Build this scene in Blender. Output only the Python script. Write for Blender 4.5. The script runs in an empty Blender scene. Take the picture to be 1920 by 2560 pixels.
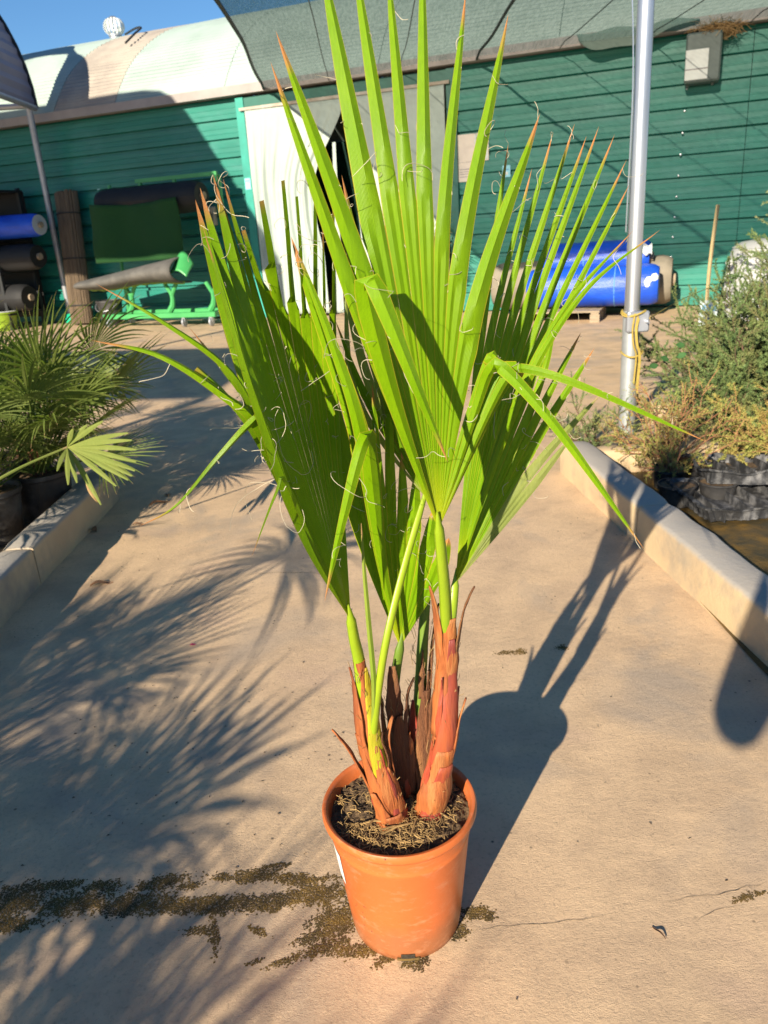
import bpy, math, random
from mathutils import Vector, Matrix, noise
from math import sin, cos, pi, radians, sqrt, atan2, exp
random.seed(7)
scene = bpy.context.scene
COL = scene.collection
V = Vector

# ------------------------------------------------------------------ camera
CAM_H, PITCH, ROLL, FPX = 1.3, radians(20), radians(-3.8), 1938.0
_fw = V((0, cos(PITCH), -sin(PITCH))); _rt = V((1, 0, 0)); _up = _rt.cross(_fw)
CR = _rt*cos(ROLL) + _up*sin(ROLL); CU = -_rt*sin(ROLL) + _up*cos(ROLL)
cam_d = bpy.data.cameras.new('camera'); cam = bpy.data.objects.new('camera', cam_d); COL.objects.link(cam)
cam.matrix_world = Matrix(((CR.x, CU.x, -_fw.x, 0), (CR.y, CU.y, -_fw.y, 0), (CR.z, CU.z, -_fw.z, CAM_H), (0, 0, 0, 1)))
cam_d.sensor_fit = 'VERTICAL'; cam_d.sensor_height = 36.0; cam_d.lens = 36.0*FPX/2560
cam_d.clip_start = 0.05; cam_d.clip_end = 600
cam_d.dof.use_dof = True; cam_d.dof.focus_distance = 1.3; cam_d.dof.aperture_fstop = 9.0
scene.camera = cam

# ------------------------------------------------------------------ sky, sun, exposure
SUN_EL, SUN_AZ = radians(22.0), radians(28.0)      # azimuth of the light's travel, right of straight ahead
SD = V((sin(SUN_AZ)*cos(SUN_EL), cos(SUN_AZ)*cos(SUN_EL), -sin(SUN_EL)))   # light travels this way
world = bpy.data.worlds.new('World'); scene.world = world; world.use_nodes = True
nt = world.node_tree
bg = nt.nodes['Background']; sky = nt.nodes.new('ShaderNodeTexSky'); sky.sky_type = 'NISHITA'
sky.sun_disc = False; sky.sun_elevation = SUN_EL; sky.sun_rotation = atan2(-SD.x, -SD.y)
sky.air_density = 1.0; sky.dust_density = 0.0; sky.ozone_density = 5.0
hs = nt.nodes.new('ShaderNodeHueSaturation'); hs.inputs['Saturation'].default_value = 1.1; nt.links.new(sky.outputs[0], hs.inputs['Color']); nt.links.new(hs.outputs[0], bg.inputs[0]); bg.inputs[1].default_value = 0.07
sun_d = bpy.data.lights.new('sun', 'SUN'); sun = bpy.data.objects.new('sun', sun_d); COL.objects.link(sun)
sun_d.energy = 5.0; sun_d.angle = radians(0.53); sun_d.color = (1.0, 0.87, 0.68)
sun.rotation_euler = SD.to_track_quat('-Z', 'Y').to_euler(); sun.location = (-4, -7, 6)
scene.view_settings.view_transform = 'Standard'; scene.view_settings.look = 'None'
scene.view_settings.gamma = 1; scene.view_settings.exposure = 1.0
scene.cycles.max_bounces = 8; scene.cycles.transparent_max_bounces = 16
scene.cycles.use_denoising = True

# ------------------------------------------------------------------ pixel -> place helpers (1920x2560 photograph)
def ray(px, py): return _fw + CR*((px-960)/FPX) - CU*((py-1280)/FPX)
O = V((0, 0, CAM_H))
def at(px, py, Y): d = ray(px, py); return O + d*(Y/d.y)
def gnd(px, py, z=0.0): d = ray(px, py); return O + d*((z-CAM_H)/d.z)
WA = radians(22); WU = V((cos(WA), -sin(WA), 0)); WN = V((-sin(WA), -cos(WA), 0)); W0 = V((0.2, 13.0, 0))  # WN points out to the camera
def wp(u, z, out=0.0): return W0 + WU*u + WN*out + V((0, 0, z))
def wuz(px, py, out=0.0):
    d = ray(px, py); t = ((W0 + WN*out - O).dot(WN))/d.dot(WN); p = O + d*t
    return (p-W0).dot(WU), p.z
def wpx(px, py, out=0.0): u, z = wuz(px, py, out); return wp(u, z, out)
def lerp(a, b, t): return a + (b-a)*t
def sm(a, b, x): t = max(0, min(1, (x-a)/(b-a))); return t*t*(3-2*t)

# ------------------------------------------------------------------ materials
MATS = {}
def _n(t, typ, **kw):
    n = t.nodes.new(typ)
    for k, v in kw.items(): setattr(n, k, v)
    return n
def ramp(t, src, stops):
    r = _n(t, 'ShaderNodeValToRGB'); e = r.color_ramp.elements
    while len(e) < len(stops): e.new(0.5)
    for i, (p, c) in enumerate(stops): e[i].position = p; e[i].color = (*c, 1) if len(c) == 3 else c
    t.links.new(src, r.inputs[0]); return r.outputs[0]
def mixc(t, f, a, b, mode='MIX'):
    m = _n(t, 'ShaderNodeMix', data_type='RGBA', blend_type=mode)
    for i, s in ((0, f), (6, a), (7, b)):
        if hasattr(s, 'is_output'): t.links.new(s, m.inputs[i])
        elif i == 0: m.inputs[0].default_value = s
        else: m.inputs[i].default_value = (*s, 1)
    return m.outputs[2]
def nz(t, scale, detail=4, rough=0.55, vec=None, dist=0.0):
    n = _n(t, 'ShaderNodeTexNoise'); n.inputs['Scale'].default_value = scale; n.inputs['Detail'].default_value = detail
    n.inputs['Roughness'].default_value = rough; n.inputs['Distortion'].default_value = dist
    if vec is not None: t.links.new(vec, n.inputs['Vector'])
    return n.outputs[0]
def coords(t, stretch=None, obj=False):
    c = _n(t, 'ShaderNodeTexCoord').outputs['Object'] if obj else _n(t, 'ShaderNodeNewGeometry').outputs['Position']
    if stretch:
        m = _n(t, 'ShaderNodeMapping'); m.inputs['Scale'].default_value = stretch; t.links.new(c, m.inputs[0]); c = m.outputs[0]
    return c
def pm(name, c1, c2=None, scale=6, rough=0.6, bump=0.0, bscale=60, metal=0.0, spec=0.5, stretch=None, sc=(0.35, 0.65), bdist=0.01, c3=None, s3=1.5, obj=False, coat=0.0):
    if name in MATS: return MATS[name]
    m = bpy.data.materials.new(name); m.use_nodes = True; t = m.node_tree; b = t.nodes['Principled BSDF']; MATS[name] = m
    v = coords(t, stretch, obj)
    c2 = c2 or tuple(x*0.75 for x in c1)
    col = ramp(t, nz(t, scale, 5, 0.6, v), [(sc[0], c1), (sc[1], c2)])
    if c3: col = mixc(t, ramp(t, nz(t, s3, 4, 0.65, v), [(0.5, (0, 0, 0)), (0.72, (1, 1, 1))]), col, c3)
    t.links.new(col, b.inputs['Base Color'])
    b.inputs['Roughness'].default_value = rough; b.inputs['Metallic'].default_value = metal
    b.inputs['Specular IOR Level'].default_value = spec; b.inputs['Coat Weight'].default_value = coat
    if bump:
        bm = _n(t, 'ShaderNodeBump'); bm.inputs['Strength'].default_value = bump; bm.inputs['Distance'].default_value = bdist
        t.links.new(nz(t, bscale, 6, 0.65, v), bm.inputs['Height']); t.links.new(bm.outputs[0], b.inputs['Normal'])
    return m
def leaf_mat(name, base, base2, young, tip, tipstart=0.9, trans=0.4, rough=0.38, margin=None, tcol=None):
    m = bpy.data.materials.new(name); m.use_nodes = True; t = m.node_tree; b = t.nodes['Principled BSDF']; MATS[name] = m
    out = t.nodes['Material Output']
    at_ = _n(t, 'ShaderNodeAttribute', attribute_name='along').outputs['Fac']
    ed = _n(t, 'ShaderNodeAttribute', attribute_name='edge').outputs['Fac']
    v = coords(t)
    col = mixc(t, ramp(t, nz(t, 9, 3, 0.5, v), [(0.35, (0, 0, 0)), (0.65, (1, 1, 1))]), base, base2)
    fib = nz(t, 420, 2, 0.5, coords(t, (1, 1, 0.06)))
    col = mixc(t, ramp(t, fib, [(0.35, (0, 0, 0)), (0.7, (0.35, 0.35, 0.35))]), col, tuple(x*0.6 for x in base))
    col = mixc(t, ramp(t, at_, [(0.0, (0.8, 0.8, 0.8)), (0.14, (0, 0, 0))]), col, young)
    vm = _n(t, 'ShaderNodeMath', operation='MULTIPLY'); t.links.new(ed, vm.inputs[0]); vm.inputs[1].default_value = 64.0
    vs = _n(t, 'ShaderNodeMath', operation='SINE'); t.links.new(vm.outputs[0], vs.inputs[0])
    col = mixc(t, ramp(t, vs.outputs[0], [(0.2, (0, 0, 0)), (0.95, (0.30, 0.30, 0.30))]), col, tuple(min(1, x*1.5) for x in base2))
    col = mixc(t, ramp(t, nz(t, 3.2, 4, 0.6, v), [(0.56, (0, 0, 0)), (0.78, (0.5, 0.5, 0.5))]), col, tuple(x*0.62 for x in base))
    vb_ = _n(t, 'ShaderNodeBump'); vb_.inputs['Strength'].default_value = 0.35; vb_.inputs['Distance'].default_value = 0.0006; t.links.new(vs.outputs[0], vb_.inputs['Height']); t.links.new(vb_.outputs[0], b.inputs['Normal'])
    if margin: col = mixc(t, ramp(t, ed, [(0.93, (0, 0, 0)), (1.0, (0.75, 0.75, 0.75))]), col, margin)
    nj = _n(t, 'ShaderNodeMath', operation='MULTIPLY_ADD'); t.links.new(nz(t, 30, 2, 0.5, v), nj.inputs[0]); nj.inputs[1].default_value = 0.06; t.links.new(at_, nj.inputs[2])
    col = mixc(t, ramp(t, nj.outputs[0], [(tipstart, (0, 0, 0)), (tipstart+0.04, (1, 1, 1))]), col, tip)
    t.links.new(col, b.inputs['Base Color']); b.inputs['Roughness'].default_value = rough; b.inputs['Specular IOR Level'].default_value = 0.22
    tr = _n(t, 'ShaderNodeBsdfTranslucent')
    tc = mixc(t, 1.0, col, tcol or (0.75, 0.9, 0.15), 'MULTIPLY')
    g = _n(t, 'ShaderNodeMix', data_type='RGBA', blend_type='MIX'); g.inputs[0].default_value = 0.35
    t.links.new(col, g.inputs[6]); g.inputs[7].default_value = (0.32, 0.55, 0.02, 1)
    t.links.new(g.outputs[2], tr.inputs[0])
    mx = _n(t, 'ShaderNodeMixShader'); mx.inputs[0].default_value = trans
    t.links.new(b.outputs[0], mx.inputs[1]); t.links.new(tr.outputs[0], mx.inputs[2]); t.links.new(mx.outputs[0], out.inputs[0])
    return m
def ground_mat():
    m = bpy.data.materials.new('concrete_ground'); m.use_nodes = True; t = m.node_tree; b = t.nodes['Principled BSDF']
    v = coords(t)
    big = nz(t, 0.9, 5, 0.6, v, 0.4); mid = nz(t, 5, 6, 0.65, v, 0.3); fine = nz(t, 90, 6, 0.7, v)
    col = ramp(t, big, [(0.33, (0.61, 0.435, 0.265)), (0.5, (0.68, 0.49, 0.305)), (0.68, (0.54, 0.385, 0.25))])
    col = mixc(t, ramp(t, mid, [(0.42, (0, 0, 0)), (0.72, (0.7, 0.7, 0.7))]), col, (0.40, 0.29, 0.195))
    col = mixc(t, ramp(t, nz(t, 1.7, 4, 0.6, v, 0.6), [(0.52, (0, 0, 0)), (0.68, (0.75, 0.75, 0.75))]), col, (0.36, 0.30, 0.24))
    col = mixc(t, ramp(t, nz(t, 2.3, 3, 0.5, coords(t, (1, 1.4, 1))), [(0.58, (0, 0, 0)), (0.74, (0.45, 0.45, 0.45))]), col, (0.52, 0.36, 0.27))
    col = mixc(t, ramp(t, fine, [(0.32, (0.38, 0.38, 0.38)), (0.48, (0, 0, 0))]), col, (0.22, 0.165, 0.12))
    spk = _n(t, 'ShaderNodeTexVoronoi'); spk.inputs['Scale'].default_value = 26; t.links.new(v, spk.inputs['Vector'])
    sel = mixc(t, 1.0, ramp(t, spk.outputs[0], [(0.05, (1, 1, 1)), (0.13, (0, 0, 0))]), ramp(t, nz(t, 4, 2, 0.5, v), [(0.56, (0, 0, 0)), (0.62, (1, 1, 1))]), 'MULTIPLY')
    col = mixc(t, sel, col, (0.06, 0.05, 0.04))
    t.links.new(col, b.inputs['Base Color'])
    t.links.new(ramp(t, mid, [(0.3, (0.62,)*3), (0.7, (0.85,)*3)]), b.inputs['Roughness']); b.inputs['Specular IOR Level'].default_value = 0.35
    bm = _n(t, 'ShaderNodeBump'); bm.inputs['Strength'].default_value = 0.7; bm.inputs['Distance'].default_value = 0.004
    rid = nz(t, 22, 10, 0.78, coords(t, (1.0, 1.35, 1)), 0.15)
    t.links.new(rid, bm.inputs['Height'])
    bm2 = _n(t, 'ShaderNodeBump'); bm2.inputs['Strength'].default_value = 0.55; bm2.inputs['Distance'].default_value = 0.0028
    t.links.new(nz(t, 170, 6, 0.75, coords(t, (1, 1.6, 1)), 0.5), bm2.inputs['Height']); t.links.new(bm.outputs[0], bm2.inputs['Normal'])
    t.links.new(bm2.outputs[0], b.inputs['Normal']); return m
def net_mat():
    m = bpy.data.materials.new('shade_net'); m.use_nodes = True; t = m.node_tree; b = t.nodes['Principled BSDF']; out = t.nodes['Material Output']
    v = coords(t)
    col = ramp(t, nz(t, 1.2, 5, 0.6, v), [(0.35, (0.018, 0.075, 0.062)), (0.7, (0.03, 0.105, 0.085))])
    t.links.new(col, b.inputs['Base Color']); b.inputs['Roughness'].default_value = 0.8
    tr = _n(t, 'ShaderNodeBsdfTranslucent'); tr.inputs[0].default_value = (0.035, 0.095, 0.085, 1)
    mx = _n(t, 'ShaderNodeMixShader'); mx.inputs[0].default_value = 0.45
    t.links.new(b.outputs[0], mx.inputs[1]); t.links.new(tr.outputs[0], mx.inputs[2])
    tp = _n(t, 'ShaderNodeBsdfTransparent'); m2 = _n(t, 'ShaderNodeMixShader')
    w = _n(t, 'ShaderNodeTexNoise'); w.inputs['Scale'].default_value = 7; t.links.new(coords(t, (6, 1, 1)), w.inputs['Vector'])
    t.links.new(ramp(t, w.outputs[0], [(0.3, (0.70,)*3), (0.7, (0.81,)*3)]), m2.inputs[0])
    t.links.new(tp.outputs[0], m2.inputs[1]); t.links.new(mx.outputs[0], m2.inputs[2]); t.links.new(m2.outputs[0], out.inputs[0]); return m
def trans_mat(name, c, tc, f, rough=0.7):
    m = bpy.data.materials.new(name); m.use_nodes = True; t = m.node_tree; b = t.nodes['Principled BSDF']; out = t.nodes['Material Output']; MATS[name] = m
    v = coords(t); t.links.new(ramp(t, nz(t, 2.5, 5, 0.6, v), [(0.3, c), (0.75, tuple(x*0.88 for x in c))]), b.inputs['Base Color']); b.inputs['Roughness'].default_value = rough
    tr = _n(t, 'ShaderNodeBsdfTranslucent'); tr.inputs[0].default_value = (*tc, 1); mx = _n(t, 'ShaderNodeMixShader'); mx.inputs[0].default_value = f
    t.links.new(b.outputs[0], mx.inputs[1]); t.links.new(tr.outputs[0], mx.inputs[2]); t.links.new(mx.outputs[0], out.inputs[0]); return m

# ------------------------------------------------------------------ mesh builder
class MB:
    def __init__(s): s.v = []; s.f = []; s.al = []; s.ed = []
    def add(s, p, al=0.5, ed=0.0): s.v.append(V(p)); s.al.append(al); s.ed.append(ed); return len(s.v)-1
    def box(s, c, dx, dy, dz, ax=None, ay=None, az=None, bev=0.0):
        ax = V(ax) if ax is not None else V((1, 0, 0)); ay = V(ay) if ay is not None else V((0, 1, 0)); az = V(az) if az is not None else V((0, 0, 1)); c = V(c)
        if bev <= 0:
            i = len(s.v)
            for z in (-1, 1):
                for y in (-1, 1):
                    for x in (-1, 1): s.add(c + ax*(x*dx/2) + ay*(y*dy/2) + az*(z*dz/2))
            s.f += [tuple(i+k for k in q) for q in ((0, 2, 3, 1), (4, 5, 7, 6), (0, 1, 5, 4), (2, 6, 7, 3), (0, 4, 6, 2), (1, 3, 7, 5))]
        else:   # chamfered: profile in x/z swept along y, ends inset
            def ringp(y, k):
                a, b = dx/2-k, dz/2-k; e = bev
                return [s.add(c + ax*x + az*z + ay*y) for x, z in ((-a+e, -b), (a-e, -b), (a, -b+e), (a, b-e), (a-e, b), (-a+e, b), (-a, b-e), (-a, -b+e))]
            rs = [ringp(-dy/2, bev), ringp(-dy/2+bev, 0), ringp(dy/2-bev, 0), ringp(dy/2, bev)]
            for a, b in zip(rs, rs[1:]):
                for k in range(8): s.f.append((a[k], a[(k+1) % 8], b[(k+1) % 8], b[k]))
            s.f.append(tuple(reversed(rs[0]))); s.f.append(tuple(rs[-1]))
        return s
    def tube(s, pts, rad, n=8, cap=True, flat=1.0, al=None):
        pts = [V(p) for p in pts]; k = len(pts)
        rad = rad if hasattr(rad, '__len__') else [rad]*k
        tg = [(pts[min(i+1, k-1)]-pts[max(i-1, 0)]).normalized() for i in range(k)]
        a = tg[0].orthogonal().normalized(); rings = []
        for i in range(k):
            a = (a - tg[i]*a.dot(tg[i]));
            if a.length < 1e-6: a = tg[i].orthogonal()
            a.normalize(); b = tg[i].cross(a)
            rings.append([s.add(pts[i] + (a*cos(2*pi*j/n) + b*sin(2*pi*j/n)*flat)*rad[i], (al[i] if al else i/(k-1))) for j in range(n)])
        for p, q in zip(rings, rings[1:]):
            for j in range(n): s.f.append((p[j], p[(j+1) % n], q[(j+1) % n], q[j]))
        if cap: s.f.append(tuple(reversed(rings[0]))); s.f.append(tuple(rings[-1]))
        return s
    def lathe(s, c, prof, n=48, axis=None):
        c = V(c); az = V(axis).normalized() if axis is not None else V((0, 0, 1)); ax = az.orthogonal().normalized() if axis is not None else V((1, 0, 0)); ay = az.cross(ax)
        rings = []
        for r, h in prof:
            if r < 1e-5: rings.append([s.add(c + az*h)])
            else: rings.append([s.add(c + (ax*cos(2*pi*j/n) + ay*sin(2*pi*j/n))*r + az*h) for j in range(n)])
        for p, q in zip(rings, rings[1:]):
            for j in range(n):
                j2 = (j+1) % n
                if len(p) == 1 and len(q) == 1: continue
                if len(p) == 1: s.f.append((p[0], q[j2], q[j]))
                elif len(q) == 1: s.f.append((p[j], p[j2], q[0]))
                else: s.f.append((p[j], p[j2], q[j2], q[j]))
        return s
    def grid(s, fn, nu, nv, closed=False):
        idx = [[s.add(fn(i/nu, j/nv)) for i in range(nu+1)] for j in range(nv+1)]
        for j in range(nv):
            for i in range(nu): s.f.append((idx[j][i], idx[j][i+1], idx[j+1][i+1], idx[j+1][i]))
        return s
    def poly(s, pts, thick=None):
        pts = [V(p) for p in pts]
        i = [s.add(p) for p in pts]; s.f.append(tuple(i))
        if thick is not None:
            t = V(thick); k = [s.add(p+t) for p in pts]; s.f.append(tuple(reversed(k))); n = len(i)
            for a in range(n): s.f.append((i[a], k[a], k[(a+1) % n], i[(a+1) % n]))
        return s
def world_org(o):
    p = V((0, 0, 0))
    while o is not None: p = p + o.location; o = o.parent
    return p
def build(name, mb, mat, parent=None, org=None, smooth=True, attr=False, solid=0.0, sharp=40):
    me = bpy.data.meshes.new(name)
    o_ = world_org(parent) if parent is not None else V((0, 0, 0))
    loc = V((0, 0, 0))
    if parent is None:
        if org is None:
            n = len(mb.v); org = V((sum(p.x for p in mb.v)/n, sum(p.y for p in mb.v)/n, min(p.z for p in mb.v)))
        loc = V(org); o_ = loc
    me.from_pydata([tuple(p-o_) for p in mb.v], [], mb.f); me.materials.append(mat)
    if attr:
        a = me.attributes.new('along', 'FLOAT', 'POINT'); a.data.foreach_set('value', mb.al)
        a = me.attributes.new('edge', 'FLOAT', 'POINT'); a.data.foreach_set('value', mb.ed)
    if smooth:
        me.polygons.foreach_set('use_smooth', [True]*len(me.polygons))
        try: me.set_sharp_from_angle(angle=radians(sharp))
        except Exception: pass
    me.update()
    o = bpy.data.objects.new(name, me); COL.objects.link(o); o.parent = parent; o.location = loc
    if solid:
        m = o.modifiers.new('solid', 'SOLIDIFY'); m.thickness = solid; m.offset = 0
    return o
def tag(o, label=None, cat=None, group=None, kind=None):
    for k, v in (('label', label), ('category', cat), ('group', group), ('kind', kind)):
        if v: o[k] = v
    return o
def empty(name, loc, label=None, cat=None, group=None, rz=0.0):
    o = bpy.data.objects.new(name, None); COL.objects.link(o); o.location = loc; o.rotation_euler = (0, 0, rz); o.empty_display_size = 0.1
    return tag(o, label, cat, group)
def share(src, parent, loc=(0, 0, 0), rot=(0, 0, 0), scale=(1, 1, 1), name=None):
    o = bpy.data.objects.new(name or src.name.split('.')[0], src.data); COL.objects.link(o); o.parent = parent
    o.location = loc; o.rotation_euler = rot; o.scale = scale; return o
def catmull(pts, n):
    pts = [V(p) for p in pts]; P = [pts[0]*2-pts[1]] + pts + [pts[-1]*2-pts[-2]]; out = []
    seg = len(pts)-1
    for k in range(n+1):
        x = k/n*seg; i = min(int(x), seg-1); t = x-i; a, b, c, d = P[i:i+4]
        out.append(0.5*((2*b) + (c-a)*t + (2*a-5*b+4*c-d)*t*t + (3*b-a-3*c+d)*t**3))
    return out

# material library
M_ground = ground_mat()
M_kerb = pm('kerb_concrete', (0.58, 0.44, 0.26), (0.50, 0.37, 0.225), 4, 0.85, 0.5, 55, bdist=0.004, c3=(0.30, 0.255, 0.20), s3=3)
M_green = pm('green_cladding', (0.011, 0.195, 0.150), (0.009, 0.16, 0.124), 1.3, 0.42, 0.08, 9, stretch=(1, 1, 3), spec=0.5, c3=(0.035, 0.20, 0.17), s3=1.6)
M_green_trim = pm('green_trim', (0.010, 0.13, 0.10), None, 3, 0.45)
M_mint = pm('mint_roof', (0.33, 0.42, 0.39), (0.29, 0.37, 0.345), 1.2, 0.6, 0.1, 20, c3=(0.24, 0.31, 0.29), s3=0.9)
M_beige = pm('beige_roof', (0.38, 0.345, 0.295), (0.33, 0.30, 0.255), 1.2, 0.65, 0.1, 20, c3=(0.23, 0.20, 0.18), s3=0.8)
M_grey_trim = pm('grey_eave', (0.34, 0.31, 0.30), (0.27, 0.25, 0.24), 3, 0.7)
M_dark = pm('dark_interior', (0.012, 0.014, 0.014), (0.02, 0.02, 0.02), 2, 0.9)
M_galv = pm('galvanised_steel', (0.62, 0.63, 0.66), (0.50, 0.51, 0.54), 9, 0.32, 0.05, 40, metal=0.85, stretch=(1, 1, 0.2))
M_galv_dull = pm('dull_steel', (0.42, 0.44, 0.48), (0.34, 0.36, 0.40), 8, 0.5, 0.05, 40, metal=0.6)
M_slate = pm('slate_roof_sheet', (0.20, 0.19, 0.25), (0.16, 0.155, 0.21), 1.5, 0.6)
M_curtain = trans_mat('white_curtain', (0.46, 0.55, 0.515), (0.36, 0.45, 0.41), 0.2)
M_net = net_mat()
M_black = pm('black_plastic', (0.018, 0.018, 0.020), (0.035, 0.034, 0.034), 9, 0.5, 0.25, 30, c3=(0.10, 0.095, 0.09), s3=6)
M_dusty = pm('dusty_black_plastic', (0.028, 0.029, 0.032), (0.20, 0.20, 0.205), 16, 0.6, 0.5, 40, sc=(0.46, 0.74))
M_blue = pm('blue_wrap', (0.010, 0.085, 0.62), (0.008, 0.06, 0.48), 3, 0.42, 0.45, 9, bdist=0.02, stretch=(1, 1, 2.5))
M_white = pm('white_paint', (0.66, 0.71, 0.70), (0.60, 0.64, 0.63), 5, 0.6)
M_wood = pm('grey_wood', (0.34, 0.27, 0.19), (0.24, 0.19, 0.13), 5, 0.8, 0.4, 30, stretch=(1, 1, 8))
M_reed = pm('brown_reed', (0.16, 0.115, 0.07), (0.095, 0.068, 0.044), 30, 0.8, 0.3, 60, stretch=(1, 1, 0.05))
M_cart = pm('green_enamel', (0.06, 0.34, 0.10), (0.045, 0.28, 0.085), 4, 0.4)
M_turf = pm('green_turf', (0.008, 0.066, 0.010), (0.006, 0.05, 0.008), 40, 0.9, 0.6, 160, sc=(0.3, 0.7))
M_turfedge = pm('turf_edge', (0.22, 0.34, 0.04), (0.16, 0.27, 0.03), 30, 0.9, 0.6, 120)
M_backing = pm('turf_backing', (0.12, 0.115, 0.105), (0.08, 0.078, 0.072), 6, 0.9, 0.2, 50)
M_charcoal = pm('charcoal_sheet', (0.006, 0.0065, 0.0075), (0.010, 0.0105, 0.0115), 5, 0.7, 0.2, 40)
M_hose = pm('green_hose', (0.01, 0.42, 0.24), (0.01, 0.34, 0.2), 5, 0.35)
M_terra = pm('terracotta_plastic', (0.56, 0.140, 0.036), (0.50, 0.120, 0.030), 2.5, 0.36, 0.05, 90, spec=0.45, c3=(0.60, 0.19, 0.075), s3=5)
M_soil = pm('potting_soil', (0.075, 0.046, 0.024), (0.17, 0.11, 0.055), 70, 0.95, 1.0, 120, bdist=0.006, sc=(0.4, 0.65))
M_fibre = pm('root_fibre', (0.40, 0.26, 0.10), (0.20, 0.125, 0.05), 30, 0.9)
M_thread = pm('palm_thread', (0.50, 0.45, 0.33), (0.38, 0.33, 0.23), 20, 0.8)
M_sheath = pm('leaf_base_bark', (0.45, 0.135, 0.032), (0.21, 0.055, 0.018), 45, 0.65, 0.9, 160, stretch=(1, 1, 0.10), bdist=0.004, c3=(0.46, 0.22, 0.075), s3=40)
M_sheath_red = pm('red_leaf_base', (0.30, 0.030, 0.020), (0.36, 0.085, 0.030), 26, 0.5, 0.6, 140, stretch=(1, 1, 0.14), bdist=0.003, c3=(0.20, 0.045, 0.04), s3=30)
M_sheath_brown = pm('brown_leaf_base', (0.20, 0.075, 0.028), (0.09, 0.036, 0.016), 45, 0.8, 0.9, 160, stretch=(1, 1, 0.10), c3=(0.30, 0.14, 0.05), s3=40)
M_sheath_yel = pm('yellow_leaf_base', (0.36, 0.38, 0.015), (0.40, 0.20, 0.02), 26, 0.5, 0.4, 120, stretch=(1, 1, 0.15))
M_leaf = leaf_mat('palm_leaf', (0.138, 0.280, 0.002), (0.182, 0.320, 0.003), (0.44, 0.46, 0.01), (0.46, 0.20, 0.07), 0.955, 0.17, 0.36, margin=(0.50, 0.34, 0.03))
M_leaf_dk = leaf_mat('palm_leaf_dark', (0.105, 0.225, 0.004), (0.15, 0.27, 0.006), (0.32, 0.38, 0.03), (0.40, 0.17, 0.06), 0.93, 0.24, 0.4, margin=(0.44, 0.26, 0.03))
M_petiole = pm('green_petiole', (0.30, 0.40, 0.015), (0.22, 0.34, 0.012), 14, 0.38, 0.1, 60, stretch=(1, 1, 0.15))
M_petiole_dk = pm('dark_petiole', (0.13, 0.22, 0.02), (0.10, 0.17, 0.02), 14, 0.45, stretch=(1, 1, 0.15))
M_fan = leaf_mat('fan_palm_leaf', (0.125, 0.175, 0.040), (0.185, 0.225, 0.055), (0.28, 0.30, 0.07), (0.30, 0.21, 0.10), 0.95, 0.30, 0.45)
M_fan_y = leaf_mat('pale_fan_leaf', (0.22, 0.275, 0.065), (0.27, 0.31, 0.085), (0.32, 0.34, 0.09), (0.42, 0.32, 0.16), 0.97, 0.32, 0.42)
M_fanstem = pm('fan_petiole', (0.16, 0.19, 0.05), None, 10, 0.6)
M_jun = pm('juniper_needles', (0.085, 0.145, 0.045), (0.15, 0.205, 0.06), 7, 0.75, sc=(0.4, 0.6), c3=(0.20, 0.17, 0.06), s3=4)
M_jun_y = pm('dry_juniper_needles', (0.24, 0.28, 0.06), (0.30, 0.25, 0.065), 9, 0.8, c3=(0.34, 0.18, 0.06), s3=5)
M_con = pm('conifer_needles', (0.12, 0.17, 0.07), (0.20, 0.25, 0.12), 9, 0.75, c3=(0.30, 0.27, 0.12), s3=5)
M_twig = pm('brown_twig', (0.16, 0.095, 0.06), (0.10, 0.06, 0.04), 20, 0.9)
M_redtwig = pm('red_dry_twig', (0.30, 0.13, 0.07), (0.22, 0.10, 0.05), 20, 0.9)
M_moss = pm('brown_moss', (0.21, 0.128, 0.028), (0.12, 0.078, 0.024), 40, 0.95, 0.9, 260, bdist=0.003, sc=(0.35, 0.6), c3=(0.055, 0.045, 0.02), s3=7)
M_algae = pm('wet_bed_floor', (0.17, 0.10, 0.022), (0.045, 0.036, 0.016), 5, 0.55, 0.5, 40, sc=(0.4, 0.6), c3=(0.05, 0.05, 0.035), s3=2.5)
M_bedsoil = pm('dark_bed_soil', (0.05, 0.04, 0.03), (0.085, 0.065, 0.045), 9, 0.95, 0.6, 40)
M_paper = pm('paper', (0.74, 0.66, 0.58), (0.70, 0.62, 0.55), 6, 0.8)
M_red = pm('red_print', (0.55, 0.05, 0.06), None, 9, 0.7)
M_ink = pm('dark_print', (0.10, 0.12, 0.22), None, 9, 0.7)
M_grey_ink = pm('grey_print', (0.36, 0.34, 0.36), None, 9, 0.7)
M_cyan = pm('pale_blue_label', (0.30, 0.66, 0.78), (0.24, 0.58, 0.70), 9, 0.6)
M_bluep = pm('blue_print', (0.12, 0.34, 0.62), None, 9, 0.6)
M_yellow = pm('yellow_rope', (0.46, 0.34, 0.07), (0.36, 0.26, 0.05), 40, 0.85, 0.5, 200)
M_bamboo = pm('bamboo_cane', (0.52, 0.40, 0.20), (0.44, 0.33, 0.16), 10, 0.6)
M_cable = pm('dark_cable', (0.015, 0.018, 0.02), None, 5, 0.6)
M_straw = pm('straw', (0.36, 0.24, 0.11), (0.24, 0.15, 0.06), 25, 0.9)
M_boxgrey = pm('grey_housing', (0.10, 0.135, 0.13), (0.08, 0.11, 0.105), 4, 0.55)
M_dead = pm('dead_leaf', (0.30, 0.16, 0.08), (0.20, 0.11, 0.06), 20, 0.9)
M_clear = trans_mat('cloudy_plastic_wrap', (0.62, 0.64, 0.66), (0.5, 0.52, 0.54), 0.25, 0.3)
M_lime = pm('lime_plastic', (0.30, 0.46, 0.03), None, 4, 0.4)
M_cloth = pm('dark_cloth', (0.05, 0.055, 0.08), (0.04, 0.045, 0.06), 20, 0.9)
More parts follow.
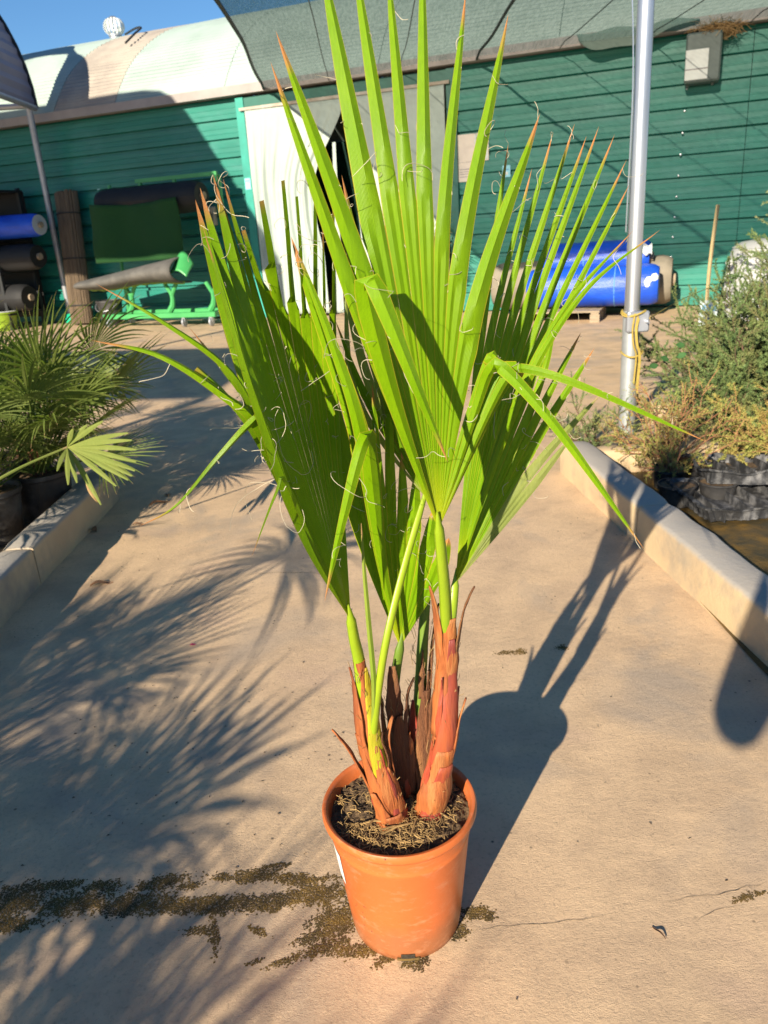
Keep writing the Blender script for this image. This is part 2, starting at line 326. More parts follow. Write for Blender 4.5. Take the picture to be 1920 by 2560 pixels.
M_skin = pm('skin', (0.50, 0.30, 0.21), (0.46, 0.27, 0.19), 10, 0.5)
M_tarp = pm('green_tarp', (0.04, 0.12, 0.09), None, 3, 0.7)

def kerb_top_grey(m):  # paints the kerb top grey by height: dirt plus the tone of grazing sun
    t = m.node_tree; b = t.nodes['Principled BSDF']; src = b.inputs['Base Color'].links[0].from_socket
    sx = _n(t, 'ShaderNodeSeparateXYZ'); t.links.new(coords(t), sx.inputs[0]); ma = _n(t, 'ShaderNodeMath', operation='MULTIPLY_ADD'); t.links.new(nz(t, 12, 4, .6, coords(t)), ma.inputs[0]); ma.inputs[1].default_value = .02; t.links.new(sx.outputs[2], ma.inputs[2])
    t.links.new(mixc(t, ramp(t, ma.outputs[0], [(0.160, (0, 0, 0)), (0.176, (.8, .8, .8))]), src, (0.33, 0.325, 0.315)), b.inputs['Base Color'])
kerb_top_grey(M_kerb)
# ================================================================== GROUND
g = MB(); g.grid(lambda a, b: V((-90+180*a, -60+180*b, 0)), 12, 12)
tag(build('ground', g, M_ground, org=(0, 0, 0), smooth=False), kind='structure')
g = MB(); g.grid(lambda a, b: V((lerp(1.06+0.10*(1-b)*1.0, 3.6, a), lerp(-3, 3.95, b), 0.006 + 0.012*noise.noise(V((a*9, b*20, 0))))), 24, 60)
tag(build('bed_floor', g, M_algae, org=(2, 1, 0)), kind='structure')
g = MB(); g.grid(lambda a, b: V((lerp(-4.2, -1.58, a), lerp(-6, 4.0, b), 0.03 + 0.03*noise.noise(V((a*9, b*30, 3))))), 24, 80)
tag(build('bed_soil', g, M_bedsoil, org=(-3, 0, 0)), kind='structure')

def kerb_block(name, parent, p0, p1, w, h, mat=M_kerb, seed=0):
    d = (V(p1)-V(p0)); L = d.length; d.normalize(); s = V((-d.y, d.x, 0)); mb = MB(); n = max(6, int(L/0.06))
    prof = [(-w/2, 0), (-w/2, h*0.45), (-w/2+0.002, h-0.02), (-w/2+0.006, h-0.006), (-w/2+0.018, h), (0, h+0.002), (w/2-0.018, h), (w/2-0.006, h-0.006), (w/2-.001, h-0.02), (w/2, 0)]
    rows = []
    for i in range(n+1):
        t = i/n; e = 0.008*(exp(-(t*L/0.012)**2) + exp(-((1-t)*L/0.012)**2))
        r = []
        for a, z in prof:
            p = V(p0) + d*(t*L) + s*a*(1-e*4) + V((0, 0, max(0, z-(e if z > 0.01 else 0))))
            k = noise.noise(p*7 + V((seed, 0, 0)))*0.005 + noise.noise(p*26)*0.002
            r.append(mb.add(p + s*(k if abs(a) > w/4 else 0) + V((0, 0, k if z > h*0.8 else 0))))
        rows.append(r)
    for a, b in zip(rows, rows[1:]):
        for k in range(len(prof)-1): mb.f.append((a[k], b[k], b[k+1], a[k+1]))
    mb.f.append(tuple(rows[0])); mb.f.append(tuple(reversed(rows[-1])))
    return build(name, mb, mat, parent, sharp=50)
def kerb(name, label, pts, w, h, blk=1.0):
    root = empty(name, pts[0], label, 'kerb'); k = 0
    for a, b in zip(pts, pts[1:]):
        a, b = V(a), V(b); L = (b-a).length; n = max(1, round(L/blk))
        for i in range(n):
            q0 = a.lerp(b, i/n); q1 = a.lerp(b, (i+1)/n); dd = (b-a).normalized()*0.004
            kerb_block('kerb_block', root, q0+dd, q1-dd, w, h, seed=k*3.7); k += 1
    return root
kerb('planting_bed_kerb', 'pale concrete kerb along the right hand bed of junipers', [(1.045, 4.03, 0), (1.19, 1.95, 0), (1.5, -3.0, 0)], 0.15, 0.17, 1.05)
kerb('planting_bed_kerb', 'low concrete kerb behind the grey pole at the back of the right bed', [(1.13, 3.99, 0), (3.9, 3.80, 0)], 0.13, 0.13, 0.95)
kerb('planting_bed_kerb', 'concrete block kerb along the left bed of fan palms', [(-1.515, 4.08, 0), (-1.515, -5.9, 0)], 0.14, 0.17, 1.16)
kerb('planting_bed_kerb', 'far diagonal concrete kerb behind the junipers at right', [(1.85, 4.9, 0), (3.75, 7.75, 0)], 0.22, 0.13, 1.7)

# moss: real clumps on the concrete
def moss(name, label, blobs, x0, x1, y0, y1, step=0.0024, thr=0.5, seed=0, hgt=0.0032):
    mb = MB(); nx = int((x1-x0)/step); ny = int((y1-y0)/step); idx = {}
    def mask(x, y):
        m = 0
        for bx, by, rx, ry, an in blobs:
            dx, dy = x-bx, y-by; c, s = cos(an), sin(an); u, w = (dx*c+dy*s)/rx, (-dx*s+dy*c)/ry
            m = max(m, 1.15 - 0.65*sqrt(u*u+w*w))
        return m + 0.30*noise.noise(V((x*16+seed, y*22, 1))) + 0.22*noise.noise(V((x*55, y*60, seed))) + 0.26*noise.noise(V((x*140, y*140, 4)))
    for j in range(ny):
        for i in range(nx):
            x, y = x0 + (i+random.random())*step, y0 + (j+random.random())*step; m = mask(x, y) - thr
            if m < -0.10 or random.random() > 0.04 + 0.85*sm(-0.10, 0.34, m): continue
            r = random.uniform(.0010, .0028); h = hgt*random.uniform(.25, .8)*(.5+.5*sm(0, .4, m)); a = random.uniform(0, 6.28); k = mb.add((x + random.uniform(-.001, .001), y + random.uniform(-.001, .001), h))
            q = [mb.add((x + r*random.uniform(.7, 1.3)*cos(a+z*pi/2), y + r*random.uniform(.7, 1.3)*sin(a+z*pi/2), 0.0006)) for z in range(4)]
            for z in range(4): mb.f.append((q[z], q[(z+1) % 4], k))
    o = build(name, mb, M_moss, smooth=True, sharp=180); tag(o, label, 'moss', kind='stuff'); return o
MB_ = []
def gp(px, py): p = gnd(px, py); return p.x, p.y
def bl(px, py, rx, ry, an=0): x, y = gp(px, py); return (x, y, rx, ry, an)
main = [bl(40, 2250, .10, .040), bl(180, 2262, .10, .036), bl(320, 2265, .12, .032), bl(470, 2262, .13, .026), bl(620, 2262, .13, .024), bl(740, 2245, .10, .026), bl(820, 2232, .07, .035),
        bl(640, 2190, .07, .022, .1), bl(720, 2195, .05, .015), bl(780, 2200, .09, .012), bl(560, 2195, .03, .015), bl(400, 2205, .07, .020, .15), bl(150, 2215, .05, .018), bl(260, 2215, .05, .022, .2), bl(30, 2310, .07, .025), bl(480, 2215, .04, .014), bl(690, 2165, .04, .010, .15)]
moss('moss_patch', 'brown moss strip on the concrete running left from the pot', main, -1.05, -0.08, 1.15, 1.48, seed=2)
front = [bl(840, 2300, .06, .05, .3), bl(790, 2340, .05, .018, .5), bl(720, 2400, .05, .010, .35), bl(800, 2375, .07, .018, .3), bl(900, 2375, .05, .02), bl(535, 2330, .012, .05, .25), bl(500, 2325, .03, .012), bl(640, 2325, .03, .009, -.6), bl(1040, 2405, .028, .018), bl(965, 2395, .03, .012, .6), bl(1140, 2330, .03, .02, .6), bl(640, 2405, .02, .006, .3)]
moss('moss_patch', 'scattered brown moss around the front foot of the pot', front, -0.5, 0.16, 0.99, 1.30, seed=9)
moss('moss_patch', 'small round brown moss tuft right of the pot base', [bl(1185, 2282, .030, .018), bl(1215, 2290, .02, .016)], 0.08, 0.26, 1.12, 1.26, seed=5)
moss('moss_patch', 'small moss crumb beside the stem shadows behind the pot', [bl(1265, 1632, .045, .020), bl(1300, 1630, .03, .02), bl(1405, 1618, .025, .02)], 0.15, 0.65, 2.0, 2.35, seed=15, thr=0.62)
moss('moss_patch', 'faint moss smear at the right edge of the concrete', [bl(1860, 2245, .05, .012, .25), bl(1900, 2235, .03, .012)], 0.5, 0.85, 1.1, 1.3, seed=25, thr=0.7, hgt=0.003)
# fallen bits on the concrete (too small to tell one from another)
mb = MB()
for k in range(230):
    r = random.random()
    if r < 0.55: x, y = random.uniform(-0.95, -0.1), random.uniform(1.25, 2.3)
    elif r < 0.8: x, y = random.uniform(-0.7, 1.0), random.uniform(0.9, 2.6)
    else: x, y = random.uniform(-1.4, -0.9), random.uniform(2.4, 3.9)
    L = random.uniform(0.0012, 0.0055); a = random.uniform(0, 6.28); w = L*random.uniform(.2, .5); d = V((cos(a), sin(a), 0)); s = V((-d.y, d.x, 0)); c = V((x, y, 0.0012))
    i = [mb.add(c - d*L), mb.add(c + s*w + V((0, 0, .002))), mb.add(c + d*L), mb.add(c - s*w + V((0, 0, .0005)))]; mb.f.append(tuple(i))
tag(build('plant_debris', mb, M_bedsoil, smooth=False), 'dark crumbs of plant debris strewn over the concrete', 'debris', kind='stuff')
def dead_leaf(px, py, L, ang, mat, label, cat='leaf', name='fallen_leaf', w=0.35):
    c = gnd(px, py); d = V((cos(ang), sin(ang), 0)); s = V((-d.y, d.x, 0)); mb = MB()
    mb.grid(lambda a, b: c + d*((a-.5)*L) + s*((b-.5)*L*w*sin(pi*(0.06+0.88*a))) + V((0, 0, 0.003 + 0.25*L*abs(b-.5)**1.5 + 0.10*L*sin(a*5))), 8, 4)
    tag(build(name, mb, mat), label, cat)
dead_leaf(482, 1614, 0.018, 0.3, pm('pink_petal', (0.62, 0.04, 0.13), None, 9, 0.6), 'tiny pink petal lying on the shaded concrete', 'petal', 'flower_petal', 0.8)
dead_leaf(228, 1327, 0.10, 2.4, M_dead, 'curled brown dead leaf at the foot of the left kerb', w=0.5)
dead_leaf(400, 1260, 0.12, 0.7, M_dead, 'long dead leaf on the shaded pavement near the left kerb', w=0.2)
dead_leaf(345, 1312, 0.05, 0.2, M_dead, 'small pale dead leaf bit in a sun patch beside the left bed', w=0.5)
dead_leaf(420, 1238, 0.06, 1.9, M_dead, 'small upturned dead leaf behind the long one on the pavement', w=0.6)
dead_leaf(255, 1462, 0.09, 0.4, M_dead, 'dark broken leaf scrap in the shade below the left kerb', w=0.3)
dead_leaf(1647, 2335, 0.035, 2.0, M_twig, 'short dark twig on the sunny concrete at lower right', 'twig', 'fallen_twig', 0.12)

# cracks: shallow open seams in the slab
def crack(pts, w, label):
    P = catmull([gnd(*p) for p in pts], 60); mb = MB(); prev = None
    for k, p in enumerate(P):
        t = k/60; d = (P[min(k+1, 60)]-P[max(k-1, 0)]).normalized(); s = V((-d.y, d.x, 0)); ww = w*(0.35+0.65*abs(noise.noise(p*40)))*sin(pi*(0.03+0.94*t))
        q = p + s*0.006*noise.noise(p*30); r = [mb.add(q + s*ww + V((0, 0, .0012))), mb.add(q - s*ww + V((0, 0, .0012)))]
        if prev: mb.f.append((prev[0], prev[1], r[1], r[0]))
        prev = r
    tag(build('pavement_crack', mb, M_bedsoil, smooth=False), label, 'crack')
crack([(1160, 2328), (1270, 2316), (1400, 2305), (1560, 2280)], 0.0011, 'thin crack running right from the pot foot')
crack([(1640, 2262), (1760, 2240), (1830, 2228), (1920, 2205)], 0.0010, 'thin crack in the concrete at the lower right edge')
crack([(1720, 2310), (1800, 2275), (1850, 2262)], 0.0008, 'faint short crack below the longer one at right')
crack([(560, 1442), (700, 1432), (880, 1436)], 0.002, 'faint seam across the pavement left of the palm')

# ================================================================== MAIN SHED
shed = empty('green_shed', wp(0, 0), 'long green ribbed metal shed with curved mint and beige roof', 'shed')
RIB = 0.262
def cladding(u0, u1, z0, z1, out=0.0):
    mb = MB(); prof = []; z = z0
    n0 = 0
    k = round((z1-z0)/RIB); rp = (z1-z0)/k
    for i in range(k):
        b = z0 + i*rp
        prof += [(b, 0.0), (b+0.062, 0.002), (b+0.066, 0.006), (b+0.076, 0.006), (b+0.080, 0.002), (b+0.138, 0.002), (b+0.142, 0.006), (b+0.152, 0.006), (b+0.156, 0.002), (b+rp-0.062, 0.004), (b+rp-0.058, -0.050), (b+rp-0.014, -0.050), (b+rp-0.001, -0.002)]
    prof.append((z1, 0.0))
    nu = max(2, int((u1-u0)/0.6)); rows = []
    for z, o in prof: rows.append([mb.add(wp(lerp(u0, u1, i/nu), z, out + o + 0.004*noise.noise(V((lerp(u0, u1, i/nu)*1.3, z*3, 0))))) for i in range(nu+1)])
    for a, b in zip(rows, rows[1:]):
        for i in range(nu): mb.f.append((a[i], a[i+1], b[i+1], b[i]))
    return build('cladding_panel', mb, M_green, shed, smooth=False)
UL, UR, DL, DR, EAVE, DTOP = -12.0, 10.0, -2.12, 1.20, 3.42, 3.22
for a, b in ((UL, -6.4), (-6.393, DL-0.14)):
    for k in range(3): cladding(a, b, 0.02+k*1.13, 0.02+(k+1)*1.13-0.004)
for a, b in ((DR+0.14, 5.2), (5.207, UR)):
    for k in range(3): cladding(a, b, 0.02+k*1.13, 0.02+(k+1)*1.13-0.004)
def wbox(name, u0, u1, z0, z1, o0, o1, mat, parent=shed, bev=0.0):
    mb = MB(); mb.box(wp((u0+u1)/2, (z0+z1)/2, (o0+o1)/2), u1-u0, abs(o1-o0), z1-z0, WU, -WN, (0, 0, 1), bev); return build(name, mb, mat, parent, smooth=False)
wbox('door_jamb', DL-0.14, DL, 0, EAVE-0.03, -0.06, 0.07, pm('teal_jamb', (0.02, 0.30, 0.24), None, 3, 0.45))
wbox('door_jamb', DR, DR+0.14, 0, EAVE-0.03, -0.06, 0.07, M_green_trim)
wbox('door_lintel', DL+0.003, DR-0.003, DTOP+0.02, EAVE-0.034, -0.05, 0.05, M_green_trim)
wbox('curtain_rail', DL-0.06, DR+0.06, DTOP-0.03, DTOP+0.012, 0.075, 0.12, pm('rusty_rail', (0.30, 0.24, 0.18), (0.42, 0.40, 0.36), 5, 0.7))
wbox('eave_trim', UL, UR, EAVE+0.0, EAVE+0.13, -0.08, 0.16, M_grey_trim)
wbox('corner_post', UL-0.1, UL-0.003, 0, EAVE-0.003, -0.05, 0.05, M_green_trim)
wbox('corner_post', UR+0.003, UR+0.1, 0, EAVE-0.003, -0.05, 0.05, M_green_trim)
# roof profile: steep curved haunch, then flat top
RP = [(0.10, 3.56), (-0.10, 3.82), (-0.42, 4.16), (-0.85, 4.48), (-1.45, 4.81), (-2.2, 5.08), (-3.0, 5.27), (-4.0, 5.36), (-5.5, 5.2), (-7.0, 4.7), (-8.4, 3.5)]
def roof_panel(u0, u1, mat):
    P = catmull([V((o, z, 0)) for o, z in RP], 110); mb = MB(); nu = max(2, int((u1-u0)/0.4)); rows = []
    for i, p in enumerate(P):
        rip = 0.014*sin(i*pi)*0 + (0.010 if i % 2 else -0.010)
        rows.append([mb.add(wp(lerp(u0, u1, j/nu), p.y + rip*0.7 + 0.012*noise.noise(V((lerp(u0, u1, j/nu), i*.1, 2))), p.x + rip*0.5)) for j in range(nu+1)])
    for a, b in zip(rows, rows[1:]):
        for j in range(nu): mb.f.append((a[j], a[j+1], b[j+1], b[j]))
    build('roof_panel', mb, mat, shed, smooth=False)
cuts = [UL-0.2, -8.2, -5.83, -4.52, -2.4, 0.2, 2.8, 5.4, 8.0, UR+0.2]
for k, (a, b) in enumerate(zip(cuts, cuts[1:])): roof_panel(a+0.004, b-0.004, M_beige if k == 2 else M_mint)
mb = MB()   # closed back and ends keep the inside dark
mb.poly([wp(UL, 0, -8.3), wp(UR, 0, -8.3), wp(UR, 3.5, -8.3), wp(UL, 3.5, -8.3)], thick=(0.02, 0.06, 0))
for u in (UL-0.05, UR+0.05):
    mb.poly([wp(u, 0, -0.06), wp(u, 0, -8.2), wp(u, 3.5, -8.2), wp(u, 4.6, -7.0), wp(u, 5.2, -4), wp(u, 4.75, -1.6), wp(u, 3.5, -0.06)], thick=WU*0.04)
build('end_wall', mb, M_green_trim, shed, smooth=False)
# fixing screws down one sheet line
sc0 = None
for k in range(12):
    z = 0.16 + k*0.2615; p = wp(4.36+0.028*k*0.3, z, 0.012)
    if sc0 is None:
        mb = MB(); mb.lathe((0, 0, 0), [(0.0, 0.014), (0.011, 0.011), (0.016, 0.0)], 10, axis=WN); me_o = build('screw', mb, M_galv, None, org=(0, 0, 0)); me_o.parent = shed; me_o.location = p - shed.location; sc0 = me_o
    else: share(sc0, shed, p - shed.location, name='screw')
# roof ventilator
vb = wp(-6.62, 5.27, -3.0)
rv = empty('roof_ventilator', vb, 'silver finned ball ventilator on top of the shed roof', 'ventilator')
build('vent_neck', MB().lathe(vb, [(0.17, -0.10), (0.17, 0.06), (0.20, 0.07), (0.20, 0.10), (0.0, 0.10)], 20), M_galv_dull, rv)
fin = None
for k in range(16):
    if fin is None:
        mb = MB(); pr = [(0.15, 0.10), (0.25, 0.16), (0.30, 0.27), (0.29, 0.38), (0.22, 0.48), (0.08, 0.54)]
        for (r0, z0), (r1, z1) in zip(pr, pr[1:]):
            i = [mb.add((r0*cos(-.11), r0*sin(-.11), z0)), mb.add((r0*1.07*cos(.13), r0*1.07*sin(.13), z0)), mb.add((r1*1.07*cos(.13), r1*1.07*sin(.13), z1)), mb.add((r1*cos(-.11), r1*sin(-.11), z1))]; mb.f.append(tuple(i))
        fin = build('vane', mb, M_white, None, org=(0, 0, 0), smooth=False, solid=0.006); fin.parent = rv
    else:
        o = share(fin, rv, rot=(0, 0, 2*pi*k/16), name='vane'); m = o.modifiers.new('solid', 'SOLIDIFY'); m.thickness = 0.006
VC = build('vent_cap', MB().lathe(vb, [(0.12, 0.525), (0.09, 0.555), (0.0, 0.57)], 16), M_galv, rv)
rv.scale = (.66, .66, .72)
mb = MB(); mb.tube(catmull([wp(-6.3, 5.30, -2.9), wp(-5.75, 5.26, -2.5), wp(-5.2, 5.09, -1.9), wp(-4.95, 4.86, -1.32), wp(-4.92, 4.66, -.98)], 24), 0.02, 6)
tag(build('roof_cable', mb, M_cable), 'dark cable curling over the beige roof panel', 'cable')

# door curtains
def curtain(name, label, left, right, z0, z1, nf, amp, seed):
    mb = MB(); nu, nv = 110, 40
    def f(a, b):
        z = lerp(z1, z0, b); l, r = left(z), right(z); u = lerp(l, r, a)
        sq = 1.0 - (r-l)/max(0.01, right(z1)-left(z1)); am = amp*(0.35 + 2.2*max(0, sq))*(0.3+0.7*min(1, b*4))
        fo = am*(1.6*noise.noise(V((a*nf*1.7, b*1.1, seed))) + 0.9*noise.noise(V((a*nf*4.1, b*1.5, seed+4)))) + 0.03*noise.noise(V((a*3, b*4, seed)))
        return wp(u, z, 0.10 + fo*0.5)
    mb.grid(f, nu, nv); return tag(build(name, mb, M_curtain, solid=0.004), label, 'curtain')
def lr(z):
    if z > 2.0: return lerp(-1.02, -0.36, sm(1.85, 3.3, z)**1.2)
    if z > 1.6: return -1.02
    return lerp(-0.92, -1.02, sm(0.9, 1.6, z))
curtain('door_curtain', 'white curtain tied back at the left side of the shed doorway', lambda z: DL+0.03, lr, 0.05, DTOP-0.03, 6, 0.075, 0.4)
curtain('door_curtain', 'pale curtain hanging straight at the right side of the shed doorway', lambda z: -0.27+0.02*sin(z*2), lambda z: DR-0.02, 0.05, DTOP-0.03, 5, 0.018, 2.1)
curtain('door_curtain', 'narrow strip of white curtain in the dark doorway gap', lambda z: -0.72+0.06*(z-1), lambda z: -0.62+0.03*(z-1), 0.05, 2.6, 2, 0.02, 1.0)

# notices on the wall
def notice(name, label, pts, mat, marks=()):
    uz = [wuz(*p, 0.02) for p in pts]; us = [a for a, _ in uz]; zs = [b for _, b in uz]; u0, u1, z0, z1 = min(us), max(us), min(zs), max(zs)
    root = tag(build(name, MB().box(wp((u0+u1)/2, (z0+z1)/2, 0.018), u1-u0, 0.006, z1-z0, WU, -WN), mat, smooth=False), label, 'notice')
    for a0, a1, b0, b1, m in marks:
        uu0, uu1, zz0, zz1 = lerp(u0, u1, a0), lerp(u0, u1, a1), lerp(z0, z1, b0), lerp(z0, z1, b1)
        build('print', MB().box(wp((uu0+uu1)/2, (zz0+zz1)/2, 0.023), uu1-uu0, 0.003, zz1-zz0, WU, -WN), m, root, smooth=False)
notice('wall_notice', 'large cream notice beside the door with red and grey print', [(1144, 338), (1222, 400)], M_paper,
       [(0.55, 0.98, 0.05, 0.95, M_white), (0.60, 0.68, 0.72, 0.86, M_grey_ink), (0.71, 0.77, 0.70, 0.84, M_ink), (0.82, 0.93, 0.70, 0.88, M_red), (0.60, 0.92, 0.56, 0.60, M_grey_ink), (0.58, 0.70, 0.34, 0.46, M_red), (0.74, 0.80, 0.34, 0.46, M_grey_ink), (0.84, 0.90, 0.34, 0.46, M_ink), (0.58, 0.93, 0.20, 0.24, M_red), (0.60, 0.85, 0.12, 0.15, M_grey_ink)])
notice('wall_notice', 'small cream text notice below the large one by the door', [(1144, 408), (1191, 452)], M_paper,
       [(0.1, 0.7, 0.62, 0.66, M_grey_ink), (0.1, 0.85, 0.50, 0.53, M_grey_ink), (0.1, 0.8, 0.38, 0.41, M_grey_ink), (0.75, 0.92, 0.12, 0.28, M_grey_ink), (0.1, 0.6, 0.24, 0.27, M_grey_ink)])
notice('wall_sticker', 'small pale blue square sticker on the green wall', [(1256, 414), (1276, 442)], M_cyan, [(0.3, 0.7, 0.2, 0.45, M_white), (0.15, 0.85, 0.6, 0.68, M_bluep)])
uz = wuz(637, 458, 0.08)
st = tag(build('door_sticker', MB().box(wp(DL-0.07, uz[1], 0.075), 0.10, 0.006, 0.17, WU, -WN), M_cyan, smooth=False), 'pale blue sticker on the left door jamb', 'notice')
build('print', MB().box(wp(DL-0.07, uz[1]-0.03, 0.080), 0.06, 0.003, 0.05, WU, -WN), M_white, st, smooth=False)
build('print', MB().box(wp(DL-0.07, uz[1]+0.045, 0.080), 0.07, 0.003, 0.012, WU, -WN), M_bluep, st, smooth=False)

# wall lamp housing with a straw nest
cu, cz = 4.62, 3.08
lampb = empty('wall_box', wp(cu, cz-0.28, 0.02), 'grey box with white front panel high on the green wall', 'wall box')
build('housing', MB().box(wp(cu, cz, 0.16), 0.42, 0.28, 0.56, WU, -WN, (0, 0, 1), 0.02), M_boxgrey, lampb, smooth=False)
build('front_panel', MB().box(wp(cu-0.07, cz-0.08, 0.307), 0.27, 0.012, 0.34, WU, -WN, (0, 0, 1), 0.004), M_white, lampb, smooth=False)
build('front_panel_band', MB().box(wp(cu-0.07, cz-0.13, 0.315), 0.27, 0.006, 0.012, WU, -WN), M_grey_ink, lampb, smooth=False)
for du in (-0.17, 0.13): build('foot', MB().box(wp(cu+du, cz-0.295, 0.10), 0.03, 0.05, 0.03, WU, -WN), M_boxgrey, lampb, smooth=False)
build('bracket', MB().box(wp(cu+0.06, cz+0.31, 0.10), 0.26, 0.10, 0.06, WU, -WN), M_grey_trim, lampb, smooth=False)
mb = MB(); random.seed(3)
for k in range(260):
    c = wp(cu+0.16+random.gauss(0, .11), cz+0.30+random.gauss(0, .035), 0.20+random.gauss(0, .05)); d = V((random.gauss(0, 1), random.gauss(0, .5), random.gauss(-.2, .45))).normalized()*random.uniform(.05, .15)
    mb.tube([c-d, c+V((0, 0, .012)), c+d], 0.0035, 3, cap=False)
tag(build('bird_nest', mb, M_straw), 'tuft of dry straw nest on the grey wall box', 'nest')

# ================================================================== LEFT OPEN SHED (barrel canopy)
lc = wp(-6.1, 0, 0.15); LX, LY = lc.x, lc.y
lsh = empty('barrel_canopy', (LX, LY-0.2, 0), 'open canopy with dark slate curved roof at the left edge', 'canopy')
RR, EZ, YN = 3.0, 3.62, 12.9
mb = MB(); rows = []
NTH = 96
for i in range(NTH+1):
    th = pi*i/NTH; rr = RR + (0.012 if i % 2 else -0.012)
    rows.append([mb.add((LX-RR+rr*cos(th), lerp(LY-0.15, YN, j/10), EZ+rr*1.02*sin(th))) for j in range(11)])
for a, b in zip(rows, rows[1:]):
    for j in range(10): mb.f.append((a[j], b[j], b[j+1], a[j+1]))
build('curved_roof', mb, M_slate, lsh, smooth=False, solid=0.01)
for yy in (LY-0.13, YN+0.02):
    build('roof_hoop', MB().tube([(LX-RR+(RR+0.02)*cos(pi*i/30), yy, EZ+(RR+0.02)*1.02*sin(pi*i/30)) for i in range(31)], 0.035, 6), M_cable, lsh)
build('eave_rail', MB().tube([(LX+0.0, LY-0.15, EZ), (LX, YN, EZ)], 0.05, 8), M_galv_dull, lsh)
build('eave_rail', MB().tube([(LX-2*RR, LY-0.15, EZ), (LX-2*RR, YN, EZ)], 0.05, 8), M_galv_dull, lsh)
pb = gnd(180, 806); 
build('post', MB().tube([(pb.x, pb.y, 0), (LX-0.05, LY-0.3, EZ)], 0.055, 10), M_galv_dull, lsh)
build('post', MB().tube([(LX-2*RR, YN+0.1, 0), (LX-2*RR, YN+0.1, EZ)], 0.055, 10), M_galv_dull, lsh)
build('side_wall', MB().box((LX-2*RR-.06, (LY+YN)/2, EZ/2), .05, LY-YN, EZ), M_slate, lsh, smooth=False)
build('tie_beam', MB().tube([(LX, LY-0.3, EZ+0.02), (LX-2*RR, LY-0.3, EZ+0.02)], 0.045, 8), M_galv_dull, lsh)

# storage rack below with rolls
rk0 = wuz(0, 700, 0.9)[0]
rack = empty('storage_rack', wp(-7.6, 0, 0.7), 'dark shelf rack under the canopy at the left edge', 'rack')
for u in (-8.6, -6.75):
    for o in (0.35, 1.15): build('upright', MB().box(wp(u, 1.2, o), 0.06, 0.06, 2.4, WU, -WN), M_cable, rack, smooth=False)
for z in (0.28, 0.98, 1.52, 2.34): build('shelf', MB().box(wp(-7.67, z, 0.75), 1.95, 0.9, 0.04, WU, -WN), M_charcoal, rack, smooth=False)
build('shade_backing', MB().box(wp(-7.67, 1.25, 0.29), 1.95, 0.01, 2.2, WU, -WN), M_charcoal, rack, smooth=False)  # added near-black sheet standing in for the deep shade behind the rack
def roll(name, label, cat, mat, u0, u1, z, o, r, endmat=None, seed=0, bumpy=0.02, group=None, core=True, ax=None):
    root = empty(name, wp((u0+u1)/2, z-r, o), label, cat, group); mb = MB(); nu, nv = 40, 36
    def f(a, b):
        t = 2*pi*b; e = min(a, 1-a)*abs(u1-u0); sh = 1-0.16*exp(-e/0.05)
        k = r*sh*(1 + bumpy*noise.noise(V((a*6, cos(t)*1.6+seed, sin(t)*1.6))) + 0.5*bumpy*noise.noise(V((a*30, cos(t)*3+seed, sin(t)*3))))
        return wp(lerp(u0, u1, a), z + k*sin(t)*0.97, o + k*cos(t))
    mb.grid(f, nu, nv); build('wrapped_roll', mb, mat, root)
    for u, s in ((u0, -1), (u1, 1)):
        m2 = MB(); c = m2.add(wp(u + s*0.004, z, o)); ring = [m2.add(wp(u+s*0.002, z+r*0.85*0.97*sin(2*pi*j/24), o+r*0.85*cos(2*pi*j/24))) for j in range(24)]
        for j in range(24): m2.f.append((c, ring[j], ring[(j+1) % 24]))
        build('roll_end', m2, endmat or mat, root, smooth=False)
        if core: build('core_tube', MB().tube([wp(u, z, o), wp(u+s*0.05, z, o)], r*0.25, 12), M_wood, root)
    return root
roll('blue_roll', 'blue wrapped roll lying on the rack at the left edge', 'roll', M_blue, -8.9, wuz(100, 568, 0.95)[0], 1.74, 0.95, 0.20, M_clear, 1)
roll('grey_roll', 'dark grey roll below the blue one on the left rack', 'roll', M_charcoal, -8.9, wuz(96, 640, 0.95)[0], 1.23, 0.95, 0.23, M_charcoal, 2)
roll('grey_roll', 'black roll on the lowest shelf of the left rack', 'roll', M_charcoal, -8.9, wuz(70, 720, 0.95)[0], 0.55, 0.95, 0.24, M_charcoal, 3)
p = gnd(12, 826); root = empty('lime_crate', p, 'lime green tub on the ground at the far left', 'tub')
build('tub_body', MB().lathe(p, [(0.0, 0.01), (0.22, 0.0), (0.27, 0.30), (0.29, 0.30), (0.29, 0.33), (0.26, 0.33), (0.21, 0.03), (0.0, 0.03)], 24), M_lime, root)
build('tub_rim', MB().lathe(p, [(0.285, 0.325), (0.305, 0.335), (0.285, 0.345)], 24), M_white, root)

# reed mat roll standing against the wall
ru0 = wuz(210, 800, .45)[0]; rt0 = wuz(161, 478, .25)[0]
b0, b1 = wp(ru0, 0.02, 0.5), wp(rt0, 2.26, 0.22); ax = (b1-b0).normalized(); a1 = ax.cross(WN).normalized(); a2 = ax.cross(a1)
reed = empty('reed_mat_roll', b0, 'tall brown roll of reed matting leaning on the shed wall', 'reed mat')
mb = MB(); random.seed(11)
for ring, n in ((0.205, 44), (0.17, 34), (0.12, 22), (0.06, 10)):
    for k in range(n):
        t = 2*pi*k/n + random.uniform(-.05, .05); q = a1*cos(t)*ring + a2*sin(t)*ring*0.72; j = random.uniform(-.03, .03)
        mb.tube([b0+q, b0.lerp(b1, .5)+q*1.01, b1+q+ax*j], random.uniform(.012, .017), 5)
build('reeds', mb, M_reed, reed)['kind'] = 'stuff'
for f in (0.14, 0.5, 0.84):
    build('tie_wire', MB().tube([b0.lerp(b1, f) + a1*cos(t)*0.224 + a2*sin(t)*0.165 for t in [2*pi*i/28 for i in range(29)]], 0.012, 5), M_cable, reed)

